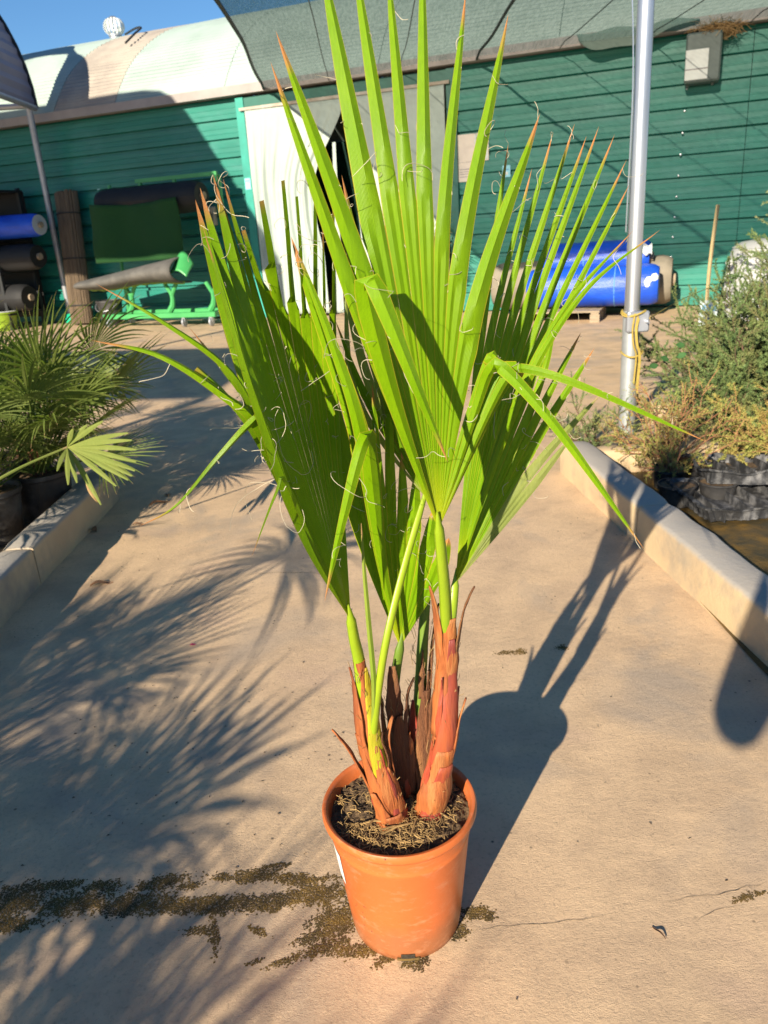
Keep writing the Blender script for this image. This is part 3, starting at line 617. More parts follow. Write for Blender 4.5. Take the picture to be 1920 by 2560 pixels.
# green roll cart with turf
cx0 = wuz(285, 792, 0.9)[0]; cx1 = wuz(560, 775, 0.9)[0]
cart = empty('roll_cart', wp((cx0+cx1)/2, 0, 0.8), 'light green metal roll cart on casters by the shed wall', 'cart')
for o in (0.5, 1.15): build('base_rail', MB().box(wp((cx0+cx1)/2, 0.19, o), cx1-cx0, 0.07, 0.08, WU, -WN, (0, 0, 1), 0.008), M_cart, cart, smooth=False)
for u in (cx0+0.08, cx1-0.12): build('cross_rail', MB().box(wp(u, 0.19, 0.825), 0.08, 0.575, 0.07, WU, -WN), M_cart, cart, smooth=False)
build('tray_sheet', MB().box(wp((cx0+cx1)/2+0.3, 0.125, 0.82), 1.3, 0.56, 0.012, WU, -WN), pm('teal_sheet', (0.12, 0.42, 0.36), None, 3, 0.6), cart, smooth=False)
for u in (cx0+0.52, lerp(cx0, cx1, .60), cx1-0.10):
    mb = MB(); q = wp(u, 0, 1.0)
    mb.tube([wp(u-.10, .23, 1.0), wp(u-.02, .33, 1.0), wp(u, .42, 1.0), wp(u, .56, 1.0)], [.055, .05, .04, .04], 8)
    mb.tube([wp(u, .50, 1.0), wp(u-.11, .68, 1.0)], .034, 8); mb.tube([wp(u, .50, 1.0), wp(u+.11, .68, 1.0)], .034, 8); build('y_support', mb, M_cart, cart)
for u in (cx0+0.10, cx1-0.62, cx1-0.1):
    for o in (0.55, 1.15):
        w_ = build('caster', MB().lathe(wp(u, 0.075, o) - WU*0.02, [(0.0, 0.0), (0.05, 0.0), (0.072, 0.008), (0.072, 0.034), (0.05, 0.04), (0.0, 0.04)], 18, axis=WU), M_galv_dull, cart)
        build('caster_fork', MB().box(wp(u, 0.125, o), 0.06, 0.05, 0.09, WU, -WN), M_galv, w_, smooth=False)
# upper frame
for u in (cx0+0.05, cx1-0.03): build('frame_post', MB().tube([wp(u, .22, .55), wp(u, 2.28, .5)], .03, 8), M_cart, cart)
build('top_bar', MB().box(wp((cx0+cx1)/2+0.35, 2.29, 0.62), 1.55, 0.05, 0.06, WU, -WN), M_cart, cart, smooth=False)
for u in (-0.35, 0.32, 1.08): build('top_bar_hook', MB().box(wp((cx0+cx1)/2+u, 2.22, 0.62), 0.05, 0.05, 0.10, WU, -WN), M_cart, cart, smooth=False)
roll('charcoal_roll', 'dark roll on top of the green cart above the turf sheet', 'roll', M_charcoal, cx0+0.02, cx1-0.25, 1.98, 0.72, 0.24, M_charcoal, 7, 0.05)
mb = MB()
def fh(a, b):
    u = lerp(cx0-0.02, cx1-0.55, a) + 0.03*sin(b*3)*a; z = lerp(1.98, 1.06, b) - 0.05*sin(a*pi)*(1-b)
    return wp(u, z + (0.10*sm(0.0, .15, b)*0), 0.99 + 0.04*sin(a*9+b) + 0.05*b + 0.05*noise.noise(V((a*4, b*2, 0))))
mb.grid(fh, 40, 16); tag(build('turf_sheet', mb, M_turf, solid=0.015), 'dark green turf sheet hanging over the cart', 'turf')
mb = MB()
def fd(a, b):
    u = lerp(cx0-0.22, cx1-0.52, a); t = b*pi*1.1
    z = 0.84 + 0.12*cos(t)*(0.6+0.8*a) + 0.20*(a-.55) - 0.10*b*sin(a*7)*.3 - 0.06*a*b; o = 1.05 + 0.44*sin(t)
    return wp(u, z, o)
mb.grid(fd, 30, 20); tl = tag(build('turf_roll', mb, M_backing, solid=0.02), 'half unrolled turf with grey backing resting on the cart supports', 'turf')
mb = MB(); mb.tube([fd(a/20, 0.86) + WN*0.02 for a in range(21)], [0.02+0.018*sin(a*1.7)**2 for a in range(21)], 6); build('turf_edge', mb, M_turfedge, tl)
mb = MB(); mb.grid(lambda a, b: wp(cx1-0.68+0.36*a, 0.97+0.20*sin(pi*a)*(1-.5*b)-.18*b, 1.1+0.25*b), 14, 8); build('turf_fold', mb, M_cart, tl, solid=0.015)
# small things by the cart
p = wp(cx0-0.28, 0, 0.62); bk = empty('black_bucket', p, 'black bucket on the ground left of the green cart', 'bucket')
build('bucket_body', MB().lathe(p, [(0, 0.0), (0.17, 0.0), (0.22, 0.40), (0.235, 0.40), (0.235, 0.43), (0.205, 0.43), (0.16, 0.03), (0, 0.03)], 28), M_black, bk)
build('bucket_handle', MB().tube([p + WU*0.225*cos(t) + WN*0.05 + V((0, 0, 0.40-0.15*sin(t))) + WN*0.19*sin(t) for t in [pi*i/16 for i in range(17)]], 0.006, 5), M_galv_dull, bk)
hp = gnd(208, 806); mb = MB(); pts = []
for k in range(150):
    t = k*0.32; rr = 0.20 + 0.04*sin(k*1.3); pts.append(hp + V((rr*1.25*cos(t), rr*0.8*sin(t), 0.03+0.12*(k/150)+0.012*sin(k*.9))))
pts += [hp + V((0.30+0.06*i, -0.1+0.015*i, 0.03)) for i in range(6)]
mb.tube(pts, 0.022, 6); tag(build('garden_hose', mb, M_hose), 'coiled bright green hose at the foot of the reed roll', 'hose')
swu, swz = wuz(532, 540, 0.03)
sw = tag(build('switch_box', MB().box(wp(swu, swz, 0.05), 0.15, 0.09, 0.30, WU, -WN, (0, 0, 1), 0.015), pm('cream_plastic', (0.50, 0.46, 0.36), None, 5, 0.6), smooth=False), 'cream electrical box on the wall beside the green cart', 'electrical box')
build('switch_cover', MB().box(wp(swu, swz-0.02, 0.10), 0.08, 0.02, 0.12, WU, -WN), M_boxgrey, sw, smooth=False)

# ================================================================== BLUE ROLLS, PALLET
def pallet(u0, u1, o0, o1):
    root = empty('wooden_pallet', wp((u0+u1)/2, 0, (o0+o1)/2), 'low wooden pallet under the blue wrapped rolls', 'pallet')
    for i in range(7):
        o = lerp(o0+0.05, o1-0.05, i/6); build('plank', MB().box(wp((u0+u1)/2, 0.135, o), u1-u0, 0.10, 0.022, WU, -WN), M_wood, root, smooth=False)
    for u in (u0+0.06, (u0+u1)/2, u1-0.06):
        build('stringer', MB().box(wp(u, 0.111, (o0+o1)/2), 0.10, o1-o0-0.002, 0.02, WU, -WN), M_wood, root, smooth=False)
        for o in (o0+0.06, (o0+o1)/2, o1-0.06): build('block', MB().box(wp(u, 0.05, o), 0.12, 0.11, 0.10, WU, -WN), M_wood, root, smooth=False)
pu0 = wuz(1290, 812, 1.5)[0]; pu1 = wuz(1500, 805, 1.5)[0]
pallet(pu0, pu1, 0.75, 1.60)
eu = wuz(1645, 720, 1.35)[0]
roll('blue_roll', 'large blue plastic wrapped roll lying on the pallet', 'roll', M_blue, 2.62, eu, 0.42, 1.22, 0.265, M_blue, 11, 0.035, core=False)
roll('blue_roll', 'upper blue wrapped roll stacked behind with torn white end', 'roll', M_blue, 2.75, wuz(1622, 660, 0.95)[0], 0.74, 0.76, 0.235, M_blue, 14, 0.035)
for k, (u, z, o, r) in enumerate(((3.05, .42, 1.22, .268), (3.75, .42, 1.22, .268), (3.3, .74, .76, .238))):
    tag(build('wrap_strap', MB().tube([wp(u, z + r*.97*sin(2*pi*i/28), o + r*cos(2*pi*i/28)) for i in range(29)], .007, 5), M_bluep), ('strap round the left half of the lower blue roll', 'strap round the right half of the lower blue roll', 'strap round the upper blue roll')[k], 'strap', 'straps round the blue rolls')
c = wp(eu-0.10, 0.47, 1.47)
mb = MB(); mb.lathe(c, [(0.0, 0.01), (0.05, 0.008), (0.075, 0.0)], 7, axis=WN + WU*0.5); mb.lathe(c+V((0.06, 0, 0.05)), [(0.0, 0.012), (0.04, 0.01), (0.055, 0.0)], 7, axis=WN+WU*0.5); mb.lathe(c+V((0.05, 0, -0.05)), [(0.0, 0.012), (0.04, 0.01), (0.055, 0.0)], 7, axis=WN+WU*0.5)
tag(build('white_tape', mb, M_white), 'white tape patch on the end of the lower blue roll', 'tape')
mb = MB(); mb.grid(lambda a, b: wp(eu-0.27+0.16*a, 0.80+0.13*b-0.03*a+0.02*sin(a*9+b*5), 1.02+0.05*b*b+0.015*sin(a*14)), 10, 8); tag(build('torn_wrap', mb, M_white, solid=0.004), 'torn white wrap at the end of the upper blue roll', 'wrap')
mb = MB(); rr = 0.34; cc = wp(eu+0.12, 0.42, 0.72)
roll('beige_roll', 'grey beige roll end poking out behind the blue rolls', 'roll', pm('beige_canvas', (0.25, 0.22, 0.17), None, 5, 0.85), 2.0, eu+0.14, 0.42, 0.58, 0.33, pm('beige_canvas_end', (0.33, 0.29, 0.22), (0.26, 0.23, 0.18), 12, 0.85), 21, 0.05)

# potted palm near the wall right of the doorway is added with the fan palms below
# ================================================================== SHADE NET, CABLES, POLES
NX0, NX1, NYF = -1.42, 11.0, 5.2
def wall_y(x): return W0.y - math.tan(WA)*(x-W0.x)
def netp(a, b):
    x = lerp(NX0, NX1, a); yb = wall_y(x)-0.17; y = lerp(yb, NYF - 0.4*sin(a*pi*3)**2, b)
    z = 3.50 - 0.10*sin(pi*min(1, b*1.02))*(0.6+0.4*sin(a*20)) + 0.05*noise.noise(V((x*.8, y*.6, 0))) - 0.05*(b < .02)
    xe = x + (0.16*sin(pi*b)**2*(1 if a < .02 else (1-a)**30))
    return V((xe, y, z))
mb = MB(); mb.grid(netp, 90, 60)
net = tag(build('shade_net', mb, M_net), 'dark green shade net stretched from the shed eave overhead', 'shade net')
build('net_hem', MB().tube([netp(0, b/40) for b in range(41)], 0.022, 6), M_cable, net)
build('net_hem', MB().tube([netp(a/60, 1) for a in range(61)], 0.018, 6), M_cable, net)
mb = MB()
def flap(a, b):
    u = lerp(3.05, 4.55, a); return wp(u, 3.55 - b*(0.22*sin(pi*a**0.6) + 0.02) - 0.02*sin(a*14), 0.20 + 0.06*b + 0.02*sin(a*11))
mb.grid(flap, 30, 8); build('loose_net_flap', mb, trans_mat('pale_net_flap', (0.22, 0.30, 0.26), (0.25, 0.34, 0.3), 0.3), net)
for k, x in enumerate((-0.4, 0.65, 1.7, 2.75, 3.8, 4.9, 6.0)):
    r = 0.006 if k != 2 else 0.018
    tag(build('net_cable', MB().tube([netp((x-NX0)/(NX1-NX0), b/20) + V((0, 0, -0.035)) for b in range(21)], r, 5), M_cable),
        ('thick dark cable' if k == 2 else 'thin wire') + ' under the shade net, ' + ('leftmost', 'second from the left', 'third from the left', 'fourth from the left', 'fifth from the left', 'sixth from the left', 'rightmost')[k] + ' of the net supports', 'cable', 'wires under the shade net')
# galvanised pole at the right
pp = gnd(1563, 1088); pole = empty('steel_pole', (1.535, 4.66, 0), 'galvanised round steel pole standing in the right hand bed corner', 'pole')
P0 = V((1.535, 4.66, 0))
build('pole_tube', MB().tube([P0 + V((0, 0, 0.72)), P0 + V((0.0, 0, 3.52))], 0.044, 20), M_galv, pole)
build('pole_sleeve', MB().tube([P0, P0 + V((0, 0, 0.76))], 0.050, 20), pm('sleeve_steel', (0.46, 0.49, 0.50), (0.38, 0.41, 0.42), 10, 0.45, metal=0.55), pole)
build('pole_clamp', MB().box(P0 + V((0.02, -0.045, 0.70)), 0.13, 0.05, 0.12, bev=0.008), M_galv_dull, pole, smooth=False)
build('pole_clamp_bolt', MB().tube([P0 + V((0.065, -0.11, 0.70)), P0 + V((0.065, -0.05, 0.70))], 0.008, 6), M_galv, pole)
random.seed(5); mb = MB()
for s in range(3):
    x = -0.005+0.012*s+.006*(s % 2); mb.tube(catmull([P0 + V((x, -0.075, 0.75-.015*s)), P0 + V((x-.015, -0.088, 0.66)), P0 + V((x-.004, -0.085, 0.57)), P0 + V((x+.018, -0.075, 0.50)), P0 + V((x+.012, -0.07, 0.34-.03*(s % 3)))], 20), 0.0055, 5)
for z, k in ((0.75, 1.0), (0.745, 1.06), (0.51, .95)): mb.tube([P0 + V((0.01+0.066*k*cos(t), -0.005+0.075*k*sin(t), z+0.012*sin(2*t+k*9))) for t in [2*pi*i/24 for i in range(25)]], 0.0055, 5)
rope = tag(build('yellow_rope', mb, M_yellow), 'yellow rope knotted round the lower part of the steel pole', 'rope')
sg = gnd(1763, 812)
mb = MB(); mb.tube(catmull([P0 + V((0.08, -0.08, 0.72)), P0.lerp(sg, .5) + V((0, 0, 0.56)), sg + V((0, 0, 0.42))], 20), 0.004, 4)
tag(build('yellow_string', mb, M_yellow), 'thin yellow string stretched from the pole to the cane', 'string')
mb = MB(); mb.tube(catmull([P0 + V((-0.13, -.05, 3.4)), P0 + V((-0.12, -.06, 2.7)), P0 + V((-0.075, -.07, 2.0)), P0 + V((-0.078, -.07, 1.2))], 20), 0.004, 4)
tag(build('pole_wire', mb, M_galv), 'fine wire hanging down along the steel pole', 'wire')
# cane with printed card
cane_b = sg.copy(); tp = at(1795, 512, sg.y+0.05)
tag(build('bamboo_cane', MB().tube(catmull([cane_b, cane_b.lerp(tp, .5) + V((-.02, 0, 0)), tp], 12), 0.022, 8), M_bamboo), 'upright bamboo cane beside the wall at right', 'cane')
q0, q1 = at(1750, 752, sg.y-0.03), at(1790, 822, sg.y-0.03)
cd = tag(build('price_card', MB().box((q0+q1)/2, q1.x-q0.x, 0.012, q0.z-q1.z), pm('card_white', (0.60, 0.72, 0.76), None, 6, 0.5), smooth=False), 'pale blue printed card fixed low on the bamboo cane', 'card')
cw, chh = q1.x-q0.x, q0.z-q1.z; cc = (q0+q1)/2 + V((0, -0.009, 0))
for i in range(3):
    build('print', MB().box(cc + V((cw*(-.28+.28*i), 0, chh*.24)), cw*.2, .003, chh*.22), M_bluep, cd, smooth=False)
    build('print', MB().box(cc + V((cw*(-.28+.28*i), 0, -chh*.12)), cw*.2, .003, chh*.10), M_bluep, cd, smooth=False)

# ================================================================== THE POT
PC = V((-0.008, 1.192, 0))
pot = empty('plant_pot', PC, 'orange terracotta coloured plastic plant pot on the concrete', 'pot')
prof = [(0.0, 0.006), (0.092, 0.006), (0.098, 0.0), (0.106, 0.004), (0.109, 0.02), (0.1310, 0.224), (0.1322, 0.226), (0.1324, 0.232), (0.1316, 0.234), (0.1325, 0.240), (0.1345, 0.262), (0.1365, 0.266), (0.1435, 0.268), (0.1462, 0.273), (0.1462, 0.281), (0.1435, 0.286), (0.1385, 0.286), (0.1350, 0.281), (0.1310, 0.255), (0.1265, 0.22), (0.118, 0.15)]
build('pot_body', MB().lathe(PC, prof, 96), M_terra, pot, sharp=60)
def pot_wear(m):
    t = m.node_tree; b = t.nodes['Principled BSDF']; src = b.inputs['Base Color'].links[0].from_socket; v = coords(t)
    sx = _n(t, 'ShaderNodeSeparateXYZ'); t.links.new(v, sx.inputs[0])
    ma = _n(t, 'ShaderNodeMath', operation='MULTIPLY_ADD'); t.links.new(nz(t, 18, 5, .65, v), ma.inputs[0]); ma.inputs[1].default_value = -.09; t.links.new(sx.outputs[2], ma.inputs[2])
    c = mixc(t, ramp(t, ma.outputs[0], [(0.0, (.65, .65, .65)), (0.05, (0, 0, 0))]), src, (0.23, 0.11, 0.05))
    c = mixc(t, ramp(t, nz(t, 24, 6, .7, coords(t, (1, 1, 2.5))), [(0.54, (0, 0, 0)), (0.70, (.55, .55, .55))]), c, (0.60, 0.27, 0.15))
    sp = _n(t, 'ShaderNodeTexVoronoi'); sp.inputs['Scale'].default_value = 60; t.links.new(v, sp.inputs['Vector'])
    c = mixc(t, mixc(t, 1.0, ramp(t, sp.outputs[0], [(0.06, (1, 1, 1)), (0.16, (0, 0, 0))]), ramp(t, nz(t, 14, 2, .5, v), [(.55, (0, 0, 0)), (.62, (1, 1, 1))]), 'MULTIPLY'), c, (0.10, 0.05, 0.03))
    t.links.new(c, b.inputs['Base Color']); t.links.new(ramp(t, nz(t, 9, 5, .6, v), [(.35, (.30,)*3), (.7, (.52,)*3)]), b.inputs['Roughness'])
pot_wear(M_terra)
def on_pot(ang, z, dr=0.0015):
    r = lerp(0.109, 0.1325, (z-0.02)/0.218) + dr; return PC + V((r*cos(ang), r*sin(ang), z))
mb = MB(); mb.grid(lambda a, b: on_pot(lerp(radians(187), radians(208), a), lerp(0.160, 0.232, b) - 0.012*a, 0.0012), 10, 4)
build('paper_label', mb, M_white, pot)
mb = MB(); mb.grid(lambda a, b: on_pot(lerp(radians(262), radians(275.5), a), lerp(0.002, 0.022, b), 0.0016), 6, 3)
build('drain_hole', mb, pm('drain_dark', (0.05, 0.04, 0.025), (0.02, 0.015, 0.01), 200, 0.9), pot)
mb = MB(); mb.tube([on_pot(radians(a), 0.008, 0.001) for a in range(258, 281, 2)], 0.003, 5); build('drain_moss', mb, M_moss, pot)
mb = MB(); random.seed(21)
def soilp(a, b):
    r = 0.1318*sqrt(a); t = 2*pi*b; p = PC + V((r*cos(t), r*sin(t), 0)); h = 0.257 + 0.016*(1-a) + 0.009*noise.noise(p*40) + 0.006*noise.noise(p*110) + 0.004*noise.noise(p*260)
    return V((p.x, p.y, h))
mb.grid(soilp, 46, 150); build('soil', mb, M_soil, pot, sharp=180)
mb = MB()
for k in range(1700):
    t = random.uniform(0, 2*pi); r = 0.122*sqrt(random.random()); x, y = PC.x + r*cos(t), PC.y + r*sin(t)
    if noise.noise(V((x*14, y*14, 5))) < -0.12 and random.random() < .85: continue
    c = V((x, y, 0.262 + 0.016*(1-(r/.1285)**2) + random.uniform(.0, .010))); d = V((random.gauss(0, 1), random.gauss(0, 1), random.gauss(0, .35))).normalized(); L = random.uniform(.008, .024); s = d.cross(V((0, 0, 1)))
    mb.tube([c - d*L*.5, c + s*L*random.uniform(-.3, .3) + V((0, 0, random.uniform(0, .005))), c + d*L*.5], random.uniform(.0004, .0008), 3, cap=False)
for k in range(7):
    t = random.uniform(pi, 2*pi); c = PC + V((0.07*cos(t), 0.07*sin(t), 0.282)); d = V((random.gauss(0, 1), random.gauss(0, 1), .1)).normalized(); mb.tube([c-d*.03, c+V((0, 0, .005)), c+d*.03], .0017, 4)
build('root_fibres', mb, M_fibre, pot)['kind'] = 'stuff'

# ================================================================== THE POTTED PALM
palm = empty('fan_palm', PC + V((0, 0, 0.25)), 'young fan palm with upright bright green pleated fronds in the orange pot', 'palm')
random.seed(31)
def seg_path(H, pts, n=26):
    P = [H] + pts; return catmull(P, n*max(1, len(pts))) if len(pts) > 1 else [H.lerp(pts[0], i/n) for i in range(n+1)]
def path_at(P, r):
    d = 0.0
    for a, b in zip(P, P[1:]):
        l = (b-a).length
        if d + l >= r: return a.lerp(b, (r-d)/l), (b-a).normalized()
        d += l
    return P[-1], (P[-1]-P[-2]).normalized()
def path_len(P): return sum((b-a).length for a, b in zip(P, P[1:]))
def frond(segs, hast, petiole, prad, mat, pmat, split=0.6, fold=0.42, threads=30, thr_len=0.03, taper=0.72, free=()):
    """segs: neighbouring leaflets, joined up to their split; free: leaflets that fold away from the fan"""
    H = V(hast); d = (H - V(petiole[-2])).normalized(); PP = catmull(list(petiole) + [H + d*.03], 22)
    root = build('frond', MB().tube(PP, [lerp(prad[0], prad[1], i/22) if i < 17 else prad[1]*(1-.8*(i-16)/6) for i in range(23)], 10, flat=0.75), pmat, palm)
    tips0 = [V(s['pts'][0]) - H for s in segs]; N = V((0, 0, 0))
    for a, b in zip(tips0, tips0[1:]): N += a.normalized().cross(b.normalized())
    N.normalize()
    if N.y > 0: N = -N
    paths = []
    for s in segs:
        P = seg_path(H, [V(p) for p in s['pts']]); paths.append((P, path_len(P)))
    n = len(segs); th = []
    def emit(P, L, K, wf, s, nbs=(None, None), ss=(0, 0)):
        mb = MB(); prev = None; ph = random.uniform(0, 6)
        for k in range(K+1):
            r = L*k/K; c, tg = path_at(P, r); lat = tg.cross(N)
            if lat.length < 1e-4: lat = CR.copy()
            lat.normalize(); nn = lat.cross(tg).normalized(); pts = []
            tw = s.get('twist', 0)*(r/L)**2
            if tw: lat = Matrix.Rotation(tw, 3, tg) @ lat; nn = Matrix.Rotation(tw, 3, tg) @ nn
            for q in (0, 1):
                if nbs[q] is not None and r <= ss[q]:
                    d, _ = path_at(nbs[q][0], min(r, nbs[q][1])); e = c + (d-c)*.5
                else: e = c + lat*wf(r, q)*(1 if q else -1)*s.get('flip', 1)
                pts.append((e, (e-c).length))
            h = fold*0.5*(pts[0][1]+pts[1][1])*(1.0 if r < min(ss) else 1.3)
            al = r/L if not s.get('blunt') else r/L*.945
            a_, b_ = pts[0][0], pts[1][0]; h *= .55
            row = (mb.add(a_ - nn*h*.5, al, 1.0), mb.add(a_.lerp(c, .10) - nn*h*.30, al, .92), mb.add(a_.lerp(c, .5) + nn*h*.5, al, .5), mb.add(c - nn*h*.35 + nn*h*2.2*(1 if r > min(ss) else 0)*min(1, (r-min(ss))/(.15*L)), al, 0.0), mb.add(b_.lerp(c, .5) + nn*h*.5, al, .5), mb.add(b_.lerp(c, .10) - nn*h*.30, al, .92), mb.add(b_ - nn*h*.5, al, 1.0))
            if prev:
                for x in range(6): mb.f.append((prev[x], prev[x+1], row[x+1], row[x]))
            prev = row
            if r > 0.42*L and random.random() < 0.16: th.append((pts[random.choice((0, 1))][0], tg))
        build('leaflet', mb, s.get('mat', mat), root, attr=True, sharp=25)
    for i, s in enumerate(segs):
        P, L = paths[i]; Ln = paths[i-1] if i else None; Rn = paths[i+1] if i < n-1 else None; spl = s.get('split', split)
        # which side of the lateral axis is the next leaflet on
        c, tg = path_at(P, L*.4); lat = tg.cross(N).normalized(); ref = Rn or Ln; d, _ = path_at(ref[0], min(L*.4, ref[1])); sgn = 1 if (d-c).dot(lat)*(1 if Rn else -1) > 0 else -1
        s['flip'] = sgn
        ss = (L*(segs[i-1].get('rsplit', segs[i-1].get('split', split)) if i else spl), L*(s.get('rsplit', spl)))
        def w_at(r, q):
            o = (Ln, Rn)[q] or (Rn, Ln)[q]; c, _ = path_at(P, min(r, L)); d, _ = path_at(o[0], min(r, o[1])); return (c-d).length*.5
        wS = tuple(max(.004, w_at(ss[q], q)) for q in (0, 1))
        def wf(r, q):
            if r <= ss[q]: return w_at(r, q)
            u = (r-ss[q])/(L-ss[q])
            if s.get('blunt'): return wS[q]*lerp(0.95, 0.5, u)
            return wS[q]*(1-taper*u)*(1-u**7)
        emit(P, L, 34 if len(s['pts']) == 1 else 56, wf, s, (Ln, Rn), ss)
    for s in free:
        P = seg_path(H, [V(p) for p in s['pts']]); L = path_len(P); w0 = s['w']; k0 = s.get('k', .35)
        def wf(r, q):
            u = r/L
            if u < k0: return w0*(.12+.88*u/k0)
            t = (u-k0)/(1-k0); return w0*((1-.8*t)*(1-t**8) if not s.get('blunt') else 1-.35*t)
        emit(P, L, 60, wf, s)
    mb = MB(); random.shuffle(th)
    for p, tg in th[:threads]:
        d = (tg*random.uniform(-.3, 1) + V((random.gauss(0, .9), random.gauss(-.3, .5), random.gauss(0, .9)))).normalized(); ax = V((random.gauss(0, 1), random.gauss(-1, 1), random.gauss(0, 1))).normalized()
        L = thr_len*random.uniform(.3, 1.5)*(2.2 if random.random() < .12 else 1); k = random.uniform(2.0, 7.0)/L; pts = [p]; q = p.copy(); st = L/16
        for z in range(16):
            d = (Matrix.Rotation(k*st*(1+0.9*sin(z*.7+L*90)), 3, ax) @ d + V((0, 0, -0.03))).normalized(); q = q + d*st; pts.append(q.copy())
        mb.tube(pts, random.uniform(.0003, .00048), 3, cap=False)
    if mb.v: build('threads', mb, M_thread, root)['kind'] = 'stuff'
    return root
def T(px, py, Y): return at(px, py, Y)

# frond A: the big front fan
HA = T(1097, 1319, 1.085)
A = [dict(pts=[T(905, 800, 1.03), T(676, 154, 1.02)], split=.56), dict(pts=[T(930, 760, 1.04), T(689, 76, 1.03)], split=.55),
     dict(pts=[T(965, 700, 1.055), T(795, -140, 1.10)], split=.58, rsplit=.59), dict(pts=[T(1000, 640, 1.065), T(878, -150, 1.12)], split=.63), dict(pts=[T(1030, 600, 1.07), T(966, -120, 1.13)], split=.61),
     dict(pts=[T(1066, 600, 1.075), T(1055, -170, 1.14)], split=.56), dict(pts=[T(1104, 620, 1.08), T(1165, -25, 1.12)], split=.53),
     dict(pts=[T(1142, 700, 1.085), T(1271, 34, 1.12)], split=.50), dict(pts=[T(1180, 790, 1.09), T(1350, 283, 1.12)], split=.50, rsplit=.46),
     dict(pts=[T(1212, 920, 1.095), T(1246, 905, 1.09)], split=.94, blunt=True), dict(pts=[T(1246, 970, 1.10), T(1300, 925, 1.10)], split=.94, blunt=True)]
frond(A, HA, [T(1118, 1600, 1.17), T(1112, 1480, 1.13), T(1104, 1390, 1.10), HA], (0.0125, 0.0075), M_leaf, M_petiole, split=.45, threads=110, fold=.28, taper=.70,
      free=[dict(pts=[T(985, 1000, 1.03), T(915, 735, 1.005), T(930, 706, .99), T(950, 740, .975), T(1035, 950, .965), T(1121, 1158, .985)], w=.0155, k=.52),
            dict(pts=[T(1190, 1020, 1.085), T(1225, 925, 1.075), T(1262, 925, 1.06), T(1400, 1080, 1.02), T(1612, 1375, 1.0)], w=.0098, k=.42),
            dict(pts=[T(1215, 1040, 1.09), T(1275, 935, 1.085), T(1330, 925, 1.08), T(1480, 975, 1.06), T(1768, 1105, 1.04)], w=.0075, k=.40)])

# frond B: left fan, cupped, its left margin folded to the front
HB = T(877, 1548, 1.13)
B = [dict(pts=[T(640, 990, 1.01), T(488, 498, 1.13)], split=.60), dict(pts=[T(655, 975, 1.05), T(500, 468, 1.13)], split=.64), dict(pts=[T(672, 965, 1.09), T(533, 437, 1.128)], split=.66),
     dict(pts=[T(688, 960, 1.125), T(545, 470, 1.125)], split=.68), dict(pts=[T(704, 955, 1.15), T(557, 444, 1.12)], split=.72), dict(pts=[T(722, 950, 1.17), T(609, 575, 1.118)], split=.86, blunt=True),
     dict(pts=[T(740, 950, 1.183), T(655, 500, 1.115)], split=.76, blunt=True), dict(pts=[T(760, 950, 1.19), T(708, 450, 1.112)], split=.74, blunt=True), dict(pts=[T(780, 950, 1.194), T(742, 490, 1.11)], split=.74, blunt=True),
     dict(pts=[T(802, 960, 1.196), T(786, 425, 1.108)], split=.70), dict(pts=[T(822, 970, 1.197), T(806, 555, 1.105)], split=.74), dict(pts=[T(842, 980, 1.197), T(832, 470, 1.1)], split=.70)]
frond(B, HB, [T(908, 1740, 1.155), T(897, 1650, 1.15), T(886, 1600, 1.14), HB], (0.0125, 0.008), M_leaf, M_petiole, split=.7, threads=130, thr_len=0.035, fold=.35, taper=.6,
      free=[dict(pts=[T(765, 1350, 1.04), T(640, 1010, .965), T(560, 740, .96), T(505, 560, .965)], w=.0125, k=.45),
            dict(pts=[T(790, 1380, 1.06), T(715, 1205, .985), T(690, 1235, .965), T(628, 1395, .955)], w=.0065, k=.42),
            dict(pts=[T(780, 1350, 1.06), T(665, 1060, .985), T(630, 1055, .97), T(540, 1150, .955), T(440, 1265, .95), T(345, 1318, .95)], w=.0085, k=.42),
            dict(pts=[T(770, 1340, 1.06), T(650, 1080, .985), T(560, 990, .965), T(400, 890, .95), T(226, 850, .94)], w=.0115, k=.45),
            dict(pts=[T(760, 1320, 1.07), T(640, 1090, 1.0), T(560, 985, .98), T(490, 920, .97)], w=.008, k=.6, blunt=True),
            dict(pts=[T(760, 1310, 1.07), T(640, 1040, 1.0), T(560, 915, .975), T(400, 800, .955), T(237, 708, .945)], w=.0095, k=.45),
            dict(pts=[T(760, 1310, 1.08), T(630, 1030, 1.01), T(555, 920, .99), T(470, 815, .975)], w=.009, k=.55)])

# frond C: right hand fan behind
HC = T(1138, 1460, 1.30)
C_ = [dict(pts=[T(1195, 900, 1.36), T(1271, 358, 1.40)], split=.58), dict(pts=[T(1215, 900, 1.36), T(1330, 420, 1.40)], split=.60), dict(pts=[T(1232, 905, 1.36), T(1383, 330, 1.40)], split=.58),
      dict(pts=[T(1250, 910, 1.36), T(1437, 308, 1.39)], split=.58), dict(pts=[T(1268, 915, 1.36), T(1467, 338, 1.38)], split=.58), dict(pts=[T(1284, 920, 1.35), T(1498, 314, 1.37)], split=.56),
      dict(pts=[T(1300, 930, 1.35), T(1537, 335, 1.36)], split=.55), dict(pts=[T(1312, 945, 1.34), T(1567, 398, 1.34)], split=.55), dict(pts=[T(1322, 965, 1.34), T(1574, 460, 1.33)], split=.55),
      dict(pts=[T(1335, 1000, 1.33), T(1392, 795, 1.33)], split=.66), dict(pts=[T(1345, 1040, 1.32), T(1453, 830, 1.32)], split=.58),
      dict(pts=[T(1340, 1100, 1.32), T(1486, 870, 1.31)], split=.54), dict(pts=[T(1320, 1190, 1.31), T(1502, 985, 1.29)], split=.60, mat=M_fan_y), dict(pts=[T(1280, 1280, 1.31), T(1430, 1090, 1.29)], split=.7, mat=M_fan_y)]
